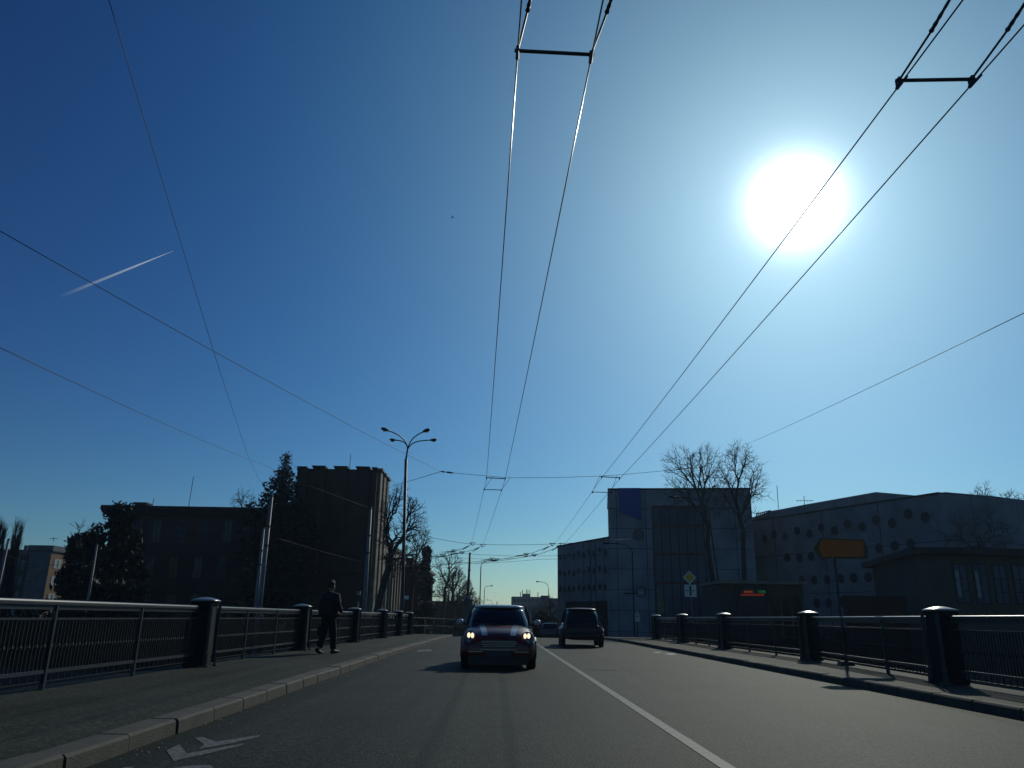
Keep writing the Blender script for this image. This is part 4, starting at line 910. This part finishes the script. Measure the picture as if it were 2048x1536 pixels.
def spreader(k, Yp, lab, r=.018, hang=True, near=False):
    i = 0 if Yp < 20 else 1; a = cw[k][i]; b_ = cw[k+1][i]; up_ = Vector((0, 0, .05))
    t = thing('spreader_bar', a, lab, 'spreader bar', gsb)
    MB().tube([a+up_-Vector((.03, 0, 0)), b_+up_+Vector((.03, 0, 0))], r, 8).build('bar', 'fitting', t)
    for p in (a, b_):
        c = MB(); c.tube([p+Vector((0, -.14, -.012)), p+Vector((0, .05, 0))], [.012, .02], 6); c.box(p.x-.016, p.x+.016, p.y-.03, p.y+.04, p.z, p.z+.075); c.build('clamp', 'fitting', t)
        if near:
            e = at(*{(0, 0): (1060, 0), (0, 1): (1222, 0), (2, 0): (1899, 0), (2, 1): (2054, 0)}[(k, 0 if p is a else 1)], 5.55); d_ = (e-p).normalized()*1.15; h_ = MB(); h_.tube([p+up_, p+d_*.42], [.011, .011], 6)
            h_.lathe([(.010, 0), (.024, .02), (.016, .05), (.020, .08), (.014, .12), (.018, .15), (.013, .2), (.015, .24), (.009, .42)], p+d_*.42, 8, d_.to_track_quat('Z', 'Y').to_matrix().to_4x4()); h_.tube([p+d_*.7, p+d_*2.5], .006, 5); h_.build('hanger', 'fitting', t)
spreader(0, 6.15, 'near spreader bar with two insulator rods at the top centre', near=True); spreader(2, 6.15, 'near spreader bar with two insulator rods at the top right', near=True)
spreader(0, 29.4, 'upper bar of the far spreader above the small car', .018); spreader(2, 29.4, 'upper bar of the far spreader left of the museum roof', .018)
for k, pa, pb, lb in ((0, (968, 979), (1003, 980), 'lower bar of the far spreader above the small car'), (2, (1185, 984), (1222, 985), 'lower bar of the far spreader beside the museum block')):
    a, b_ = at(*pa, 32.5), at(*pb, 32.5); t = thing('spreader_bar', a, lb, 'spreader bar', gsb); MB().tube([a, b_], .016, 8).build('bar', 'fitting', t)
    for p in (a, b_): MB().box(p.x-.02, p.x+.02, p.y-.04, p.y+.04, p.z-.05, p.z+.03).build('clamp', 'fitting', t)
    q = [at(*z, 29.5) for z in (((985, 954), (1020, 956)) if k == 0 else ((1200, 951), (1234, 951)))]
    MB().tube([a, q[0]], .008, 5).build('drop_wire', 'wire', t); MB().tube([b_, q[1]], .008, 5).build('drop_wire', 'wire', t)
Bn = at(882, 943, 29.4)
line([Bn]+[at(908, 946, 29.4), at(975, 952, 29.4), at(1015, 955.5, 29.4), at(1120, 955, 29.4), at(1205, 952, 29.4), at(1236, 950, 29.4), at(1345, 940, 29.5), at(1400, 935, 29.6)], .008, 'cross wire with insulators over both pairs of contact wires', gs)
it = thing('insulator', Bn, 'dark insulator link left of the centre spreader', 'insulator', 'insulators')
d_ = at(908, 946, 29.4)-Bn; MB().lathe([(.015, 0), (.03, .03), (.03, .12), (.014, .15), (.014, .2), (.03, .23), (.035, .36), (.02, .46), (.012, .5)], Bn, 8, d_.to_track_quat('Z', 'Y').to_matrix().to_4x4()).build('body', 'fitting', it)
q = at(1352, 939, 29.5); it = thing('insulator', q, 'dark insulator link in front of the left bare tree crown', 'insulator', 'insulators')
d_ = at(1390, 935, 29.5)-q; MB().lathe([(.012, 0), (.022, .03), (.022, .2), (.01, .23), (.01, .4), (.025, .43), (.02, .62), (.01, .68)], q, 8, d_.to_track_quat('Z', 'Y').to_matrix().to_4x4()).build('body', 'fitting', it)
line([at(1400, 935, 29.6), at(1417, 932, 31)], .008, 'short end of the cross wire at the bare tree', gs)
line(sag(at(-60, 428, 9.5), Bn, .10), .0062, 'long wire falling from the left edge to the insulator left of centre', gs)
line([Bn, at(790, 971, 42), at(756, 984, 62), at(752, 985, YT-.3)], .010, 'wire running from the insulator down to the brick tower', gs)
line(sag(at(209, -30, 9.2), at(430, 712, 20), .02)+sag(at(430, 712, 20), at(493, 905, 36), .0)[1:]+[at(516, 955, 46.3), T1], .0062, 'steep wire dropping from the top left to the thick pole', gs)
line(sag(at(-60, 667, 13), at(527, 929, 46), .12)+[at(600, 965, 49), T3], .0075, 'shallow wire from the left edge passing the spruce to the pole by the tower', gs)
line(sag(at(2110, 596, 13), at(1470, 898, 60), .1)+[T7], .008, 'wire rising from the twin bare trees to the right edge', gs)
line(sag(at(862, 1075, 57), at(940, 1088, 57.4), .03)+sag(at(940, 1088, 57.4), at(1125, 1087, 57.4), .08)[1:]+[at(1217, 1081, 58), at(1262, 1078, 60)], .014, 'far cross wire over both turnings', gs)
line(sag(at(925, 1107, 72), at(1122, 1111, 72), .12)+[at(1217, 1110, 74)], .014, 'farther cross wire just above the dark trolley pole top', gs)
line(sag(at(866, 1112, 80), at(1030, 1117, 80), .15), .013, 'faint wire behind the dark trolley pole', gs)
gt = 'turning wires at the junction'
def turn(pp_, Y0, Y1, r, lb):
    n = len(pp_); line([at(x, y, Y0+(Y1-Y0)*i/(n-1)) for i, (x, y) in enumerate(pp_)], r, lb, gt)
turn([(942, 1090), (925, 1097), (905, 1104), (885, 1108), (860, 1113), (838, 1118)], 57, 62, .016, 'left turning wire curving towards the evergreen')
turn([(965, 1092), (950, 1098), (935, 1103), (912, 1108), (885, 1113), (850, 1121)], 57, 63, .016, 'second turning wire under the first, curving left')
turn([(1107, 1090), (1090, 1096), (1065, 1106), (1040, 1112), (1005, 1118), (960, 1123), (915, 1126), (880, 1128)], 57, 66, .017, 'long turning wire from the right pair across the road')
turn([(1127, 1090), (1110, 1097), (1080, 1108), (1050, 1114), (1010, 1120), (970, 1125), (925, 1128), (870, 1129)], 57, 68, .017, 'lower long turning wire from the right pair across the road')
turn([(1115, 1118), (1075, 1119), (1040, 1122), (995, 1125), (950, 1128)], 75, 78, .014, 'thin wire low in the tangle right of centre')
turn([(535, 1073), (567, 1080), (640, 1102), (713, 1121.5), (780, 1129), (862, 1134), (930, 1136)], 47, 66, .013, 'light wire from the thick pole past the tower to the junction')
gi = 'line fittings at the junction'
for (x, y, Y), lb in zip(((945, 1089, 57), (966, 1092, 57), (908, 1103, 60), (924, 1106.5, 60), (1105, 1090, 57), (1124, 1090, 57), (1053, 1110, 62), (1069, 1111.5, 62), (984, 1119, 65), (994, 1120.5, 65), (886, 1113, 62)),
                         ('triangular hanger, left of the upper left pair', 'triangular hanger, right of the upper left pair', 'crossing piece left of the dark pole, upper', 'crossing piece left of the dark pole, lower', 'triangular hanger left of the museum wing, first of two', 'triangular hanger touching the museum wing edge',
                          'crossing piece right of centre, left one', 'crossing piece right of centre, right one', 'crossing piece over the bent street lamp, left one', 'crossing piece over the bent street lamp, right one', 'crossing piece in front of the open bare tree')):
    p = at(x, y, Y); t = thing('line_fitting', p, lb, 'line fitting', gi)
    b = MB(); b.tube([p+Vector((-.20, 0, .12)), p+Vector((.22, 0, .12)), p+Vector((0, 0, -.08)), p+Vector((-.20, 0, .12))], .028, 5); b.build('bracket', 'fitting', t)
    if y > 1095: MB().tube([p+Vector((-.9, -.3, -.1)), p+Vector((.1, 0, .04))], [.018, .045], 5).build('runner', 'fitting', t)
    else: MB().tube([p+Vector((-.75, -.1, -.42)), p+Vector((-.3, 0, -.12))], [.02, .05], 5).build('runner', 'fitting', t)
line(sag(at(17, 1112, 60), at(193, 1120, 58), .5), .016, 'slack cable between the two thin poles on the left', gs, m='pole')
line([at(1228, 1112, 60), at(1262, 1112, 60)], .02, 'short pale cable across the museum block', gs, m='stone')
# contrail and bird
me = MB(); a, b_ = at(118, 594, 9000), at(346, 502, 9000); me.tube([a, a.lerp(b_, .3), a.lerp(b_, .7), b_], [26, 20, 12, 2], 8)
o = me.build('contrail', 'contrail', smooth=True, kind='stuff', label='thin white contrail in the blue sky on the left', cat='contrail')
m = M['contrail']; t_, p_ = nodes_of(m); g = t_.nodes.new('ShaderNodeTexCoord'); s = t_.nodes.new('ShaderNodeSeparateXYZ'); t_.links.new(g.outputs['Generated'], s.inputs[0])
r = t_.nodes.new('ShaderNodeMapRange'); t_.links.new(s.outputs[0], r.inputs[0]); r.inputs[3].default_value = 0.0; r.inputs[4].default_value = .75
lw = t_.nodes.new('ShaderNodeLayerWeight'); lw.inputs[0].default_value = .5; iv = t_.nodes.new('ShaderNodeMath'); iv.operation = 'SUBTRACT'; iv.inputs[0].default_value = 1; t_.links.new(lw.outputs['Facing'], iv.inputs[1])
mu_ = t_.nodes.new('ShaderNodeMath'); mu_.operation = 'MULTIPLY'; t_.links.new(r.outputs[0], mu_.inputs[0]); t_.links.new(iv.outputs[0], mu_.inputs[1]); t_.links.new(mu_.outputs[0], p_.inputs['Alpha'])
q = at(905, 435, 60); t = thing('bird', q, 'tiny dark bird high in the sky left of the centre wires', 'bird')
b = MB(); b.tube([q+Vector((-.12, 0, 0)), q+Vector((-.05, 0, .01)), q+Vector((.05, 0, .01)), q+Vector((.13, 0, .02))], [.005, .035, .035, .008], 6); b.quad(q+Vector((-.04, 0, .02)), q+Vector((.04, 0, .02)), q+Vector((.0, .18, .08)), q+Vector((-.05, .2, .07))); b.quad(q+Vector((-.04, 0, .02)), q+Vector((.04, 0, .02)), q+Vector((0, -.18, .08)), q+Vector((-.05, -.2, .07))); b.build('body', 'black', t)
# ---------------------------------------------------------------- cars (local frame: front at -Y unless turned)
def sect(y, w, zb, zt, n=3.6, tum=.0, K=32):
    zc = (zb+zt)/2; h = (zt-zb)/2; out = []
    for k in range(K):
        a = 2*PI*k/K; c, s_ = math.cos(a), math.sin(a); x = w*math.copysign(abs(c)**(2/n), c); z = h*math.copysign(abs(s_)**(2/n), s_)
        if z > 0: x *= 1-tum*(z/h)**2
        out.append(Vector((x, y, zc+z)))
    return out
def lerp_st(st, y):
    for a, b in zip(st, st[1:]):
        if y <= b[0]: u = (y-a[0])/(b[0]-a[0]); return [p+(q-p)*u for p, q in zip(a, b)]
    return list(st[-1])
def top_z(st, x, y, n, tum):
    _, w, zb, zt = lerp_st(st, y)[:4]; h = (zt-zb)/2; lo, hi = 0, 1.
    for _ in range(18):
        m_ = (lo+hi)/2; s_ = m_**(n/2.) if False else m_
        xx = w*(1-m_**n)**(1/n)*(1-tum*m_**2)
        if xx > abs(x): lo = m_
        else: hi = m_
    return (zb+zt)/2+h*lo
def hloop(z, yf, yb, w, n=4.5, K=32):
    yc = (yf+yb)/2; hy = (yb-yf)/2
    return [Vector((w*math.copysign(abs(math.cos(2*PI*k/K))**(2/n), math.cos(2*PI*k/K)), yc+hy*math.copysign(abs(math.sin(2*PI*k/K))**(2/n), math.sin(2*PI*k/K)), z)) for k in range(K)]
def wheels(t, xw, ya, yb, r, w=.2):
    for x in (-xw, xw):
        for y in (ya, yb):
            T = Matrix.Rotation(PI/2, 4, 'Y'); k = MB().lathe([(r*.62, -w/2), (r*.9, -w/2), (r, -w/2+.03), (r, w/2-.03), (r*.9, w/2), (r*.62, w/2)], (x, y, r), 28, T)
            wl_ = k.build('wheel', 'tyre', t, smooth=False)
            sd = math.copysign(1, x); rb = MB().lathe([(r*.62, sd*(w/2+.004)), (r*.55, sd*(w/2-.01)), (r*.18, sd*(w/2-.03)), (.03, sd*(w/2))], (x, y, r), 20, T).build('rim', 'rim'); rb.parent = wl_
            a = MB(); pts = [Vector((x+sd*(w/2-.02), y+(r+.06)*math.cos(q), r+(r+.06)*math.sin(q))) for q in [PI*i/12-.15 for i in range(0, 14)]]
            a.tube(pts, .035, 6); a.build('wheel_arch', 'cardark', t)
def small_car(loc, rzz):
    t = thing('small_car', loc, 'small red hatchback with white roof and bonnet stripes, headlights lit, facing the camera', 'car', local=True, rz=rzz)
    n, tum = 3.2, .10
    st = [(-1.83, .64, .24, .58), (-1.80, .72, .18, .64), (-1.74, .785, .15, .72), (-1.62, .82, .14, .79), (-1.45, .838, .14, .85), (-1.15, .845, .15, .905), (-.8, .845, .15, .95), (-.5, .845, .15, .97), (.5, .845, .15, .97), (1.3, .845, .19, .96), (1.6, .82, .2, .93), (1.76, .76, .24, .85), (1.83, .66, .3, .72)]
    rings = [sect(y, w, zb, zt, n, tum) for y, w, zb, zt in st]
    MB().loft(rings).build('body', 'carred', t, smooth=True)
    # cabin
    lv = [(.90, -.78, 1.62, .745), (1.00, -.70, 1.60, .735), (1.10, -.60, 1.56, .70), (1.22, -.47, 1.50, .655), (1.33, -.34, 1.43, .61)]
    MB().loft([hloop(*l) for l in lv], False, True).build('windows', 'carglass', t, smooth=True)
    rf = [(1.325, -.385, 1.47, .625), (1.352, -.40, 1.48, .625), (1.375, -.33, 1.44, .59), (1.395, -.16, 1.33, .50), (1.408, .10, 1.1, .33), (1.412, .35, .8, .12)]
    MB().loft([hloop(*l, n=3.6) for l in rf]).build('roof', 'carroof', t, smooth=True)
    for s_ in (-1, 1):
        a = MB(); a.tube([(s_*.735, -.66, .95), (s_*.70, -.52, 1.12), (s_*.63, -.34, 1.335)], [.03, .028, .026], 6); a.build('pillar', 'cardark', t)
        # bonnet stripe following the surface
        b = MB(); rows_ = []
        for i in range(15):
            y = -1.735+i*(.93/14); k0, k1 = .25+.10*i/14, .375+.12*i/14
            rows_.append([(s_*x, y, top_z(st, x, y, n, tum)+.006) for x in (k0+.0, (k0+k1)/2, k1)])
        b.grid(rows_).build('stripe', 'carstripe', t, smooth=True)
        # headlight
        T = Matrix.Rotation(R_(72), 4, 'X') @ Matrix.Rotation(s_*R_(-12), 4, 'Y'); c = Vector((s_*.635, -1.70, .665))
        hb = MB().lathe([(.10, .05), (.138, .05), (.146, .02), (.14, -.05)], c, 28, T); hl_ = hb.build('headlight', 'chrome', t, smooth=False)
        g = MB().lathe([(.138, .030), (.11, .052), (.06, .066), (.0, .07)], c, 24, T).build('glass', 'lensoff'); g.parent = hl_
        for s2 in (-1, 1):
            f = T.to_3x3() @ Vector((0, 0, 1)); u = T.to_3x3() @ Vector((0, 1, 0)); r_ = T.to_3x3() @ Vector((1, 0, 0)); cc = c+f*.062+u*.035+r_*s2*.040
            lb = MB(); pr = [cc+r_*(.036*math.cos(q))+u*(.058*math.sin(q)) for q in [2*PI*i/14 for i in range(14)]]; lb.prism(pr, f*.012); lo = lb.build('lit_reflector', 'lens'); lo.parent = hl_
        b = MB().lathe([(.026, 0), (.03, .02), (.02, .035), (0, .04)], (s_*.60, -1.815, .47), 12, Matrix.Rotation(PI/2, 4, 'X')); b.build('indicator', 'amber', t)
        MB().box(s_*.50-.15, s_*.50+.15, -1.845, -1.80, .375, .393).build('bumper_trim', 'chrome', t)
        # mirror
        m_ = MB(); m_.loft([[Vector((s_*.91+.085*math.cos(q)*k, -.62+y, 1.0+.065*math.sin(q)*k)) for q in [2*PI*i/14 for i in range(14)]] for y, k in ((-.08, .35), (-.06, .75), (-.02, 1), (.04, 1), (.05, .9))]); mo = m_.build('mirror', 'carroof', t, smooth=True)
        ar = MB().tube([(s_*.85, -.60, .97), (s_*.74, -.60, .93)], .02, 6).build('mirror_arm', 'cardark'); ar.parent = mo
        MB().box(s_*.10, s_*.56, -.835, -.80, .955, .972).build('wiper', 'cardark', t)
        MB().box(s_*.62-.07, s_*.62+.07, 1.80, 1.84, .55, .80).build('tail_light', 'taillight', t)
    # grille
    g = MB(); 
    for i, z in enumerate((.49, .525, .56, .595)): wv = .34+.035*i if i < 2 else .40-.02*(i-2); g.box(-wv, wv, -1.852, -1.80, z, z+.012)
    g.build('grille_bars', 'chrome', t); MB().prism([Vector((x, -1.838, z)) for x, z in ((-.37, .475), (.37, .475), (.42, .55), (.36, .625), (-.36, .625), (-.42, .55))], (0, .05, 0)).build('grille', 'cardark', t)
    MB().box(-.40, .40, -1.86, -1.80, .42, .434).build('lower_grille_trim', 'chrome', t)
    MB().box(-.26, .26, -1.868, -1.835, .29, .40).build('number_plate', 'plate', t)
    MB().box(-.66, .66, -1.84, -1.70, .12, .30).build('under_bumper_shade', 'cardark', t)  # black block added for the deep shadow below the bumper
    wheels(t, .735, -1.22, 1.22, .30, .2)
    return t
small_car((.07, 19.6, 0), 0)
def hatch(loc, rzz, label, m, w=.86, ht=1.50, L_=4.1, gc=.27, name='parked_car', rails=False, aspect=1):
    t = thing(name, loc, label, 'car', local=True, rz=rzz); h2 = L_/2; n, tum = 3.4, .08; zbl = ht*.62
    st = [(-h2, w*.80, .34, .78), (-h2+.05, w*.90, gc+.02, .88), (-h2+.2, w*.96, gc, zbl*.93), (-h2+.6, w, gc, zbl), (0, w, gc-.03, zbl), (h2*.45, w, gc-.03, zbl*.97), (h2-.5, w*.97, gc-.03, zbl*.86), (h2-.12, w*.85, gc, zbl*.72), (h2, w*.7, .32, .58)]
    MB().loft([sect(y, ww, a, b, n, tum) for y, ww, a, b in st]).build('body', m, t, smooth=True)
    k = zbl; lv = [(k-.08, -h2+.10, h2*.52, w*.88), (k+.05, -h2+.13, h2*.46, w*.86), (k+(ht-k)*.45, -h2+.24, h2*.30, w*.79), (ht-.10, -h2+.42, h2*.12, w*.70)]
    MB().loft([hloop(*l) for l in lv], False, True).build('windows', 'carglass', t, smooth=True)
    rf = [(ht-.11, -h2+.36, h2*.14, w*.715), (ht-.07, -h2+.34, h2*.12, w*.715), (ht-.035, -h2+.42, h2*.06, w*.67), (ht-.012, -h2+.62, -.05, w*.52), (ht, -h2+.95, -.3, w*.25)]
    MB().loft([hloop(*l, n=3.6) for l in rf]).build('roof', m, t, smooth=True)
    for s_ in (-1, 1):
        MB().tube([(s_*w*.88, -h2+.14, k), (s_*w*.80, -h2+.25, k+(ht-k)*.45), (s_*w*.715, -h2+.42, ht-.09)], [.055, .05, .04], 6).build('rear_pillar', m, t)
        MB().tube([(s_*w*.87, h2*.46, k), (s_*w*.80, h2*.28, k+(ht-k)*.5), (s_*w*.71, h2*.12, ht-.09)], [.04, .035, .03], 6).build('front_pillar', m, t)
        MB().frus((s_*w*.80, -h2+.05), .14, .1, .11, .06, .68, .98).build('tail_light', 'taillight', t)
        b = MB().tube([(s_*(w-.02), h2*.35, k+.02), (s_*(w+.12), h2*.33, k+.06)], .02, 6); b.box(*sorted((s_*(w+.08), s_*(w+.22))), h2*.30, h2*.36, k-.0, k+.15); b.build('mirror', m, t)
        MB().frus((s_*w*.72, h2-.08), .3, .1, .2, .1, .58, .70).build('headlight', 'lensoff', t)
        if rails: MB().tube([(s_*w*.62, -h2+.6, ht-.02), (s_*w*.64, -h2+.8, ht+.03), (s_*w*.64, -.1, ht+.03), (s_*w*.62, .05, ht-.03)], .015, 6).build('roof_rail', 'chrome', t)
    MB().box(-.26, .26, -h2-.012, -h2+.03, .62, .73).build('number_plate', 'plate', t)
    MB().loft([sect(-h2-.02, w*.80, .33, .54, 3.4), sect(-h2+.02, w*.93, .30, .57, 3.4), sect(-h2+.2, w*.985, .29, .58, 3.4)]).build('rear_bumper', m, t, smooth=True)
    MB().tube([(.0, -h2+.08, k+.06), (.32, -h2+.12, k+.13)], .012, 5).build('rear_wiper', 'cardark', t)
    wheels(t, w-.11, -h2+.72, h2-.78, .31, .2)
    return t
hatch((at(1169, 1280, 32.5).x, 34.2, rz(33)+.012), R_(-3), 'dark red hatchback seen from behind, driving away in the right lane', 'carbrown', .88, 1.52, 4.1, name='car')
hatch((at(1101, 1270, 72).x, 74, rz(73.5)+.01), R_(-4), 'small grey-blue car seen from behind, farther off left of the red hatchback', 'carsilver', .83, 1.38, 4.0, name='car')
# ---------------------------------------------------------------- walking person
def skin_mesh(name, verts, edges, m, parent, sub=2, root=0):
    me = bpy.data.meshes.new(name); me.from_pydata([Vector(v[:3]) for v in verts], edges, []); me.materials.append(M[m])
    o = bpy.data.objects.new(name, me); SC.collection.objects.link(o)
    md = o.modifiers.new('skin', 'SKIN'); sv = me.skin_vertices[0].data
    for i, v in enumerate(verts): sv[i].radius = (v[3], v[4] if len(v) > 4 else v[3]); sv[i].use_root = (i == root)
    md.use_smooth_shade = True
    if sub: s_ = o.modifiers.new('sub', 'SUBSURF'); s_.levels = sub; s_.render_levels = sub
    dg = bpy.context.evaluated_depsgraph_get(); nm = bpy.data.meshes.new_from_object(o.evaluated_get(dg)); o.modifiers.clear(); o.data = nm; nm.name = name; bpy.data.meshes.remove(me)
    nm.shade_smooth()
    if parent: o.parent = parent
    return o
P = gnd(652, 1307, .13)
pt = thing('person', P, 'person in dark jacket and trousers walking away on the left pavement', 'person', local=True, rz=R_(-28))
pt.scale = (1.02, 1.02, 1.02)
# local frame: walks towards +Y. hips .93, height 1.8
body_v = [(0, 0, .95, .13, .10), (0, .0, 1.12, .125, .095), (0, .01, 1.30, .15, .10), (0, .01, 1.44, .12, .085), (0, .02, 1.52, .055), (0, .03, 1.58, .055),
          (.09, 0, .90, .09), (.10, .10, .50, .06), (.10, .15, .12, .042), (.105, .13, .06, .04), (.11, .28, .035, .03),
          (-.09, 0, .90, .09), (-.10, -.02, .50, .06), (-.10, -.19, .14, .042), (-.10, -.22, .08, .038), (-.11, -.12, .03, .028),
          (.19, .01, 1.42, .06), (.25, -.02, 1.17, .045), (.24, .20, 1.03, .034), (.22, .28, 1.02, .028),
          (-.19, .01, 1.42, .06), (-.25, -.03, 1.15, .045), (-.27, .05, .90, .034), (-.275, .07, .82, .028)]
body_e = [(0, 1), (1, 2), (2, 3), (3, 4), (4, 5), (0, 6), (6, 7), (7, 8), (8, 9), (9, 10), (0, 11), (11, 12), (12, 13), (13, 14), (14, 15), (3, 16), (16, 17), (17, 18), (18, 19), (3, 20), (20, 21), (21, 22), (22, 23)]
body = skin_mesh('body', body_v, body_e, 'skin', pt)
# head (built into its own smooth mesh joined to the body)
def head_mesh():
    b = MB(); rings = []
    for z, rx, ry, yo in ((1.565, .045, .05, .03), (1.585, .062, .075, .035), (1.61, .07, .088, .03), (1.65, .076, .096, .02), (1.69, .08, .100, .012), (1.73, .078, .098, .01), (1.765, .066, .086, .008), (1.79, .042, .058, .005), (1.80, .01, .015, .005)):
        rings.append([Vector((rx*math.cos(2*PI*k/20), yo+ry*math.sin(2*PI*k/20), z)) for k in range(20)])
    b.loft(rings)
    b.frus((0, .125), .03, .03, .016, .02, 1.635, 1.675)                      # nose
    b.box(-.025, .025, .108, .116, 1.607, 1.613); 
    for s_ in (-1, 1): b.frus((s_*.08, .015), .018, .04, .024, .045, 1.635, 1.70); b.lathe([(.0, -.01), (.012, 0), (0, .01)], (s_*.03, .108, 1.685), 8)
    return b
hm = head_mesh(); me2 = bpy.data.meshes.new('h'); me2.from_pydata(hm.v, [], hm.f); bm = bmesh.new(); bm.from_mesh(body.data); bm.from_mesh(me2)
# hands: palm, four fingers and a thumb each
def hand(c, d_, side, curl):
    out = MB(); d_ = Vector(d_).normalized(); s_ = Vector((side, 0, 0)); u = d_.cross(s_).normalized(); s_ = u.cross(d_).normalized()
    c = Vector(c); rings = []
    for f, w, h in ((-.01, .02, .016), (.03, .036, .017), (.08, .042, .015), (.095, .038, .012)):
        p = c+d_*f; rings.append([p+s_*w*math.cos(2*PI*k/10)+u*h*math.sin(2*PI*k/10) for k in range(10)])
    out.loft(rings)
    for i, ln in enumerate((.068, .078, .072, .056)):
        a = c+d_*.088+s_*(.03-.02*i); p1 = a+d_*ln*.45+u*curl*.2*ln; p2 = p1+d_*ln*.2+u*curl*ln*.45; p3 = p2-d_*ln*.1+u*curl*ln*.25
        out.tube([a, p1, p2, p3], [.0095, .009, .008, .006], 6)
    a = c+d_*.03+s_*.034; out.tube([a, a+s_*.02+d_*.03+u*.01, a+s_*.02+d_*.055+u*curl*.03], [.012, .011, .008], 6)
    return out
for h_ in (hand((.22, .29, 1.02), (-.2, 1, .0), 1, 1), hand((-.275, .072, .80), (0, .1, -1), 1, -1)):
    m3 = bpy.data.meshes.new('hh'); m3.from_pydata(h_.v, [], h_.f); bm.from_mesh(m3); bpy.data.meshes.remove(m3)
bmesh.ops.recalc_face_normals(bm, faces=bm.faces); bm.to_mesh(body.data); bm.free(); bpy.data.meshes.remove(me2); body.data.shade_smooth()
jv = [(0, 0, .82, .24, .19), (0, 0, .96, .24, .19), (0, 0, 1.15, .235, .18), (0, .01, 1.32, .24, .17), (0, .01, 1.45, .15, .12), (0, .02, 1.54, .095, .095),
      (.20, .01, 1.42, .105), (.285, -.02, 1.17, .085), (.26, .19, 1.04, .062), (-.20, .01, 1.42, .105), (-.285, -.03, 1.15, .085), (-.285, .045, .92, .062)]
skin_mesh('jacket', jv, [(0, 1), (1, 2), (2, 3), (3, 4), (4, 5), (4, 6), (6, 7), (7, 8), (4, 9), (9, 10), (10, 11)], 'cloth', pt, root=2)
tv = [(0, 0, .95, .155, .12), (.09, .01, .84, .125), (.10, .10, .50, .098), (.10, .15, .07, .085), (-.09, -.01, .84, .125), (-.10, -.02, .50, .105), (-.10, -.17, .12, .092)]
skin_mesh('trousers', tv, [(0, 1), (1, 2), (2, 3), (0, 4), (4, 5), (5, 6)], 'trousers', pt)
b = MB(); b.loft([[Vector((.11+w*math.cos(2*PI*k/12), y, max(.0, .045+h*math.sin(2*PI*k/12)))) for k in range(12)] for y, w, h in ((.06, .03, .04), (.09, .045, .06), (.17, .048, .055), (.27, .05, .04), (.34, .035, .03), (.36, .015, .015))]); b.build('shoe', 'shoe', pt, smooth=True)
b = MB(); b.loft([[Vector((-.105+w*math.cos(2*PI*k/12), y, .065-(y+.20)*.4+h*math.sin(2*PI*k/12))) for k in range(12)] for y, w, h in ((-.29, .03, .035), (-.26, .045, .055), (-.18, .047, .05), (-.09, .048, .035), (-.03, .035, .025), (-.01, .015, .012))]); b.build('shoe', 'shoe', pt, smooth=True)
b = MB(); b.loft([[Vector((rx*math.cos(2*PI*k/20), yo+ry*math.sin(2*PI*k/20), z+(.02 if math.sin(2*PI*k/20) < 0 else .05*math.sin(2*PI*k/20)))) for k in range(20)] for z, rx, ry, yo in ((1.62, .074, .09, -.006), (1.66, .085, .105, .003), (1.70, .088, .108, .003), (1.745, .085, .104, .003), (1.785, .066, .085, .003), (1.81, .03, .04, .003), (1.815, .005, .008, .003))], False, True); b.build('hair', 'hair', pt, smooth=True)
# bag held in the left hand (its own thing)
q = pt.matrix_basis @ Vector((-.275, .10, .66)); bt = thing('shopping_bag', q, 'dark bag hanging from the left hand of the walking person', 'bag', local=True, rz=R_(-28))
b = MB(); b.loft([[Vector((.05*math.cos(2*PI*k/16)*w, .17*math.sin(2*PI*k/16)*w, z)) for k in range(16)] for z, w in ((-.22, .8), (-.20, 1), (-.05, 1.05), (.03, .8), (.05, .6))]); b.build('body', 'bag', bt, smooth=True)
MB().tube([(0, -.06, .04), (0, -.04, .08), (0, 0, .10), (0, .04, .08), (0, .06, .04)], .006, 5).build('handle', 'bag', bt)

# ---------------------------------------------------------------- haze
hb = MB().box(-650, 650, -310, 910, GZ-5, 24).build('haze', 'black', kind='stuff', label='thin bright haze in the air', cat='haze')
hm_ = bpy.data.materials.new('haze_air'); hm_.use_nodes = True; ht_ = hm_.node_tree; ht_.nodes.clear()
ho = ht_.nodes.new('ShaderNodeOutputMaterial'); pv = ht_.nodes.new('ShaderNodeVolumePrincipled'); pv.inputs['Color'].default_value = (.55, .76, 1, 1); pv.inputs['Density'].default_value = .00024; pv.inputs['Anisotropy'].default_value = .45
ht_.links.new(pv.outputs[0], ho.inputs['Volume']); hb.data.materials.clear(); hb.data.materials.append(hm_)
SC.cycles.volume_bounces = 0
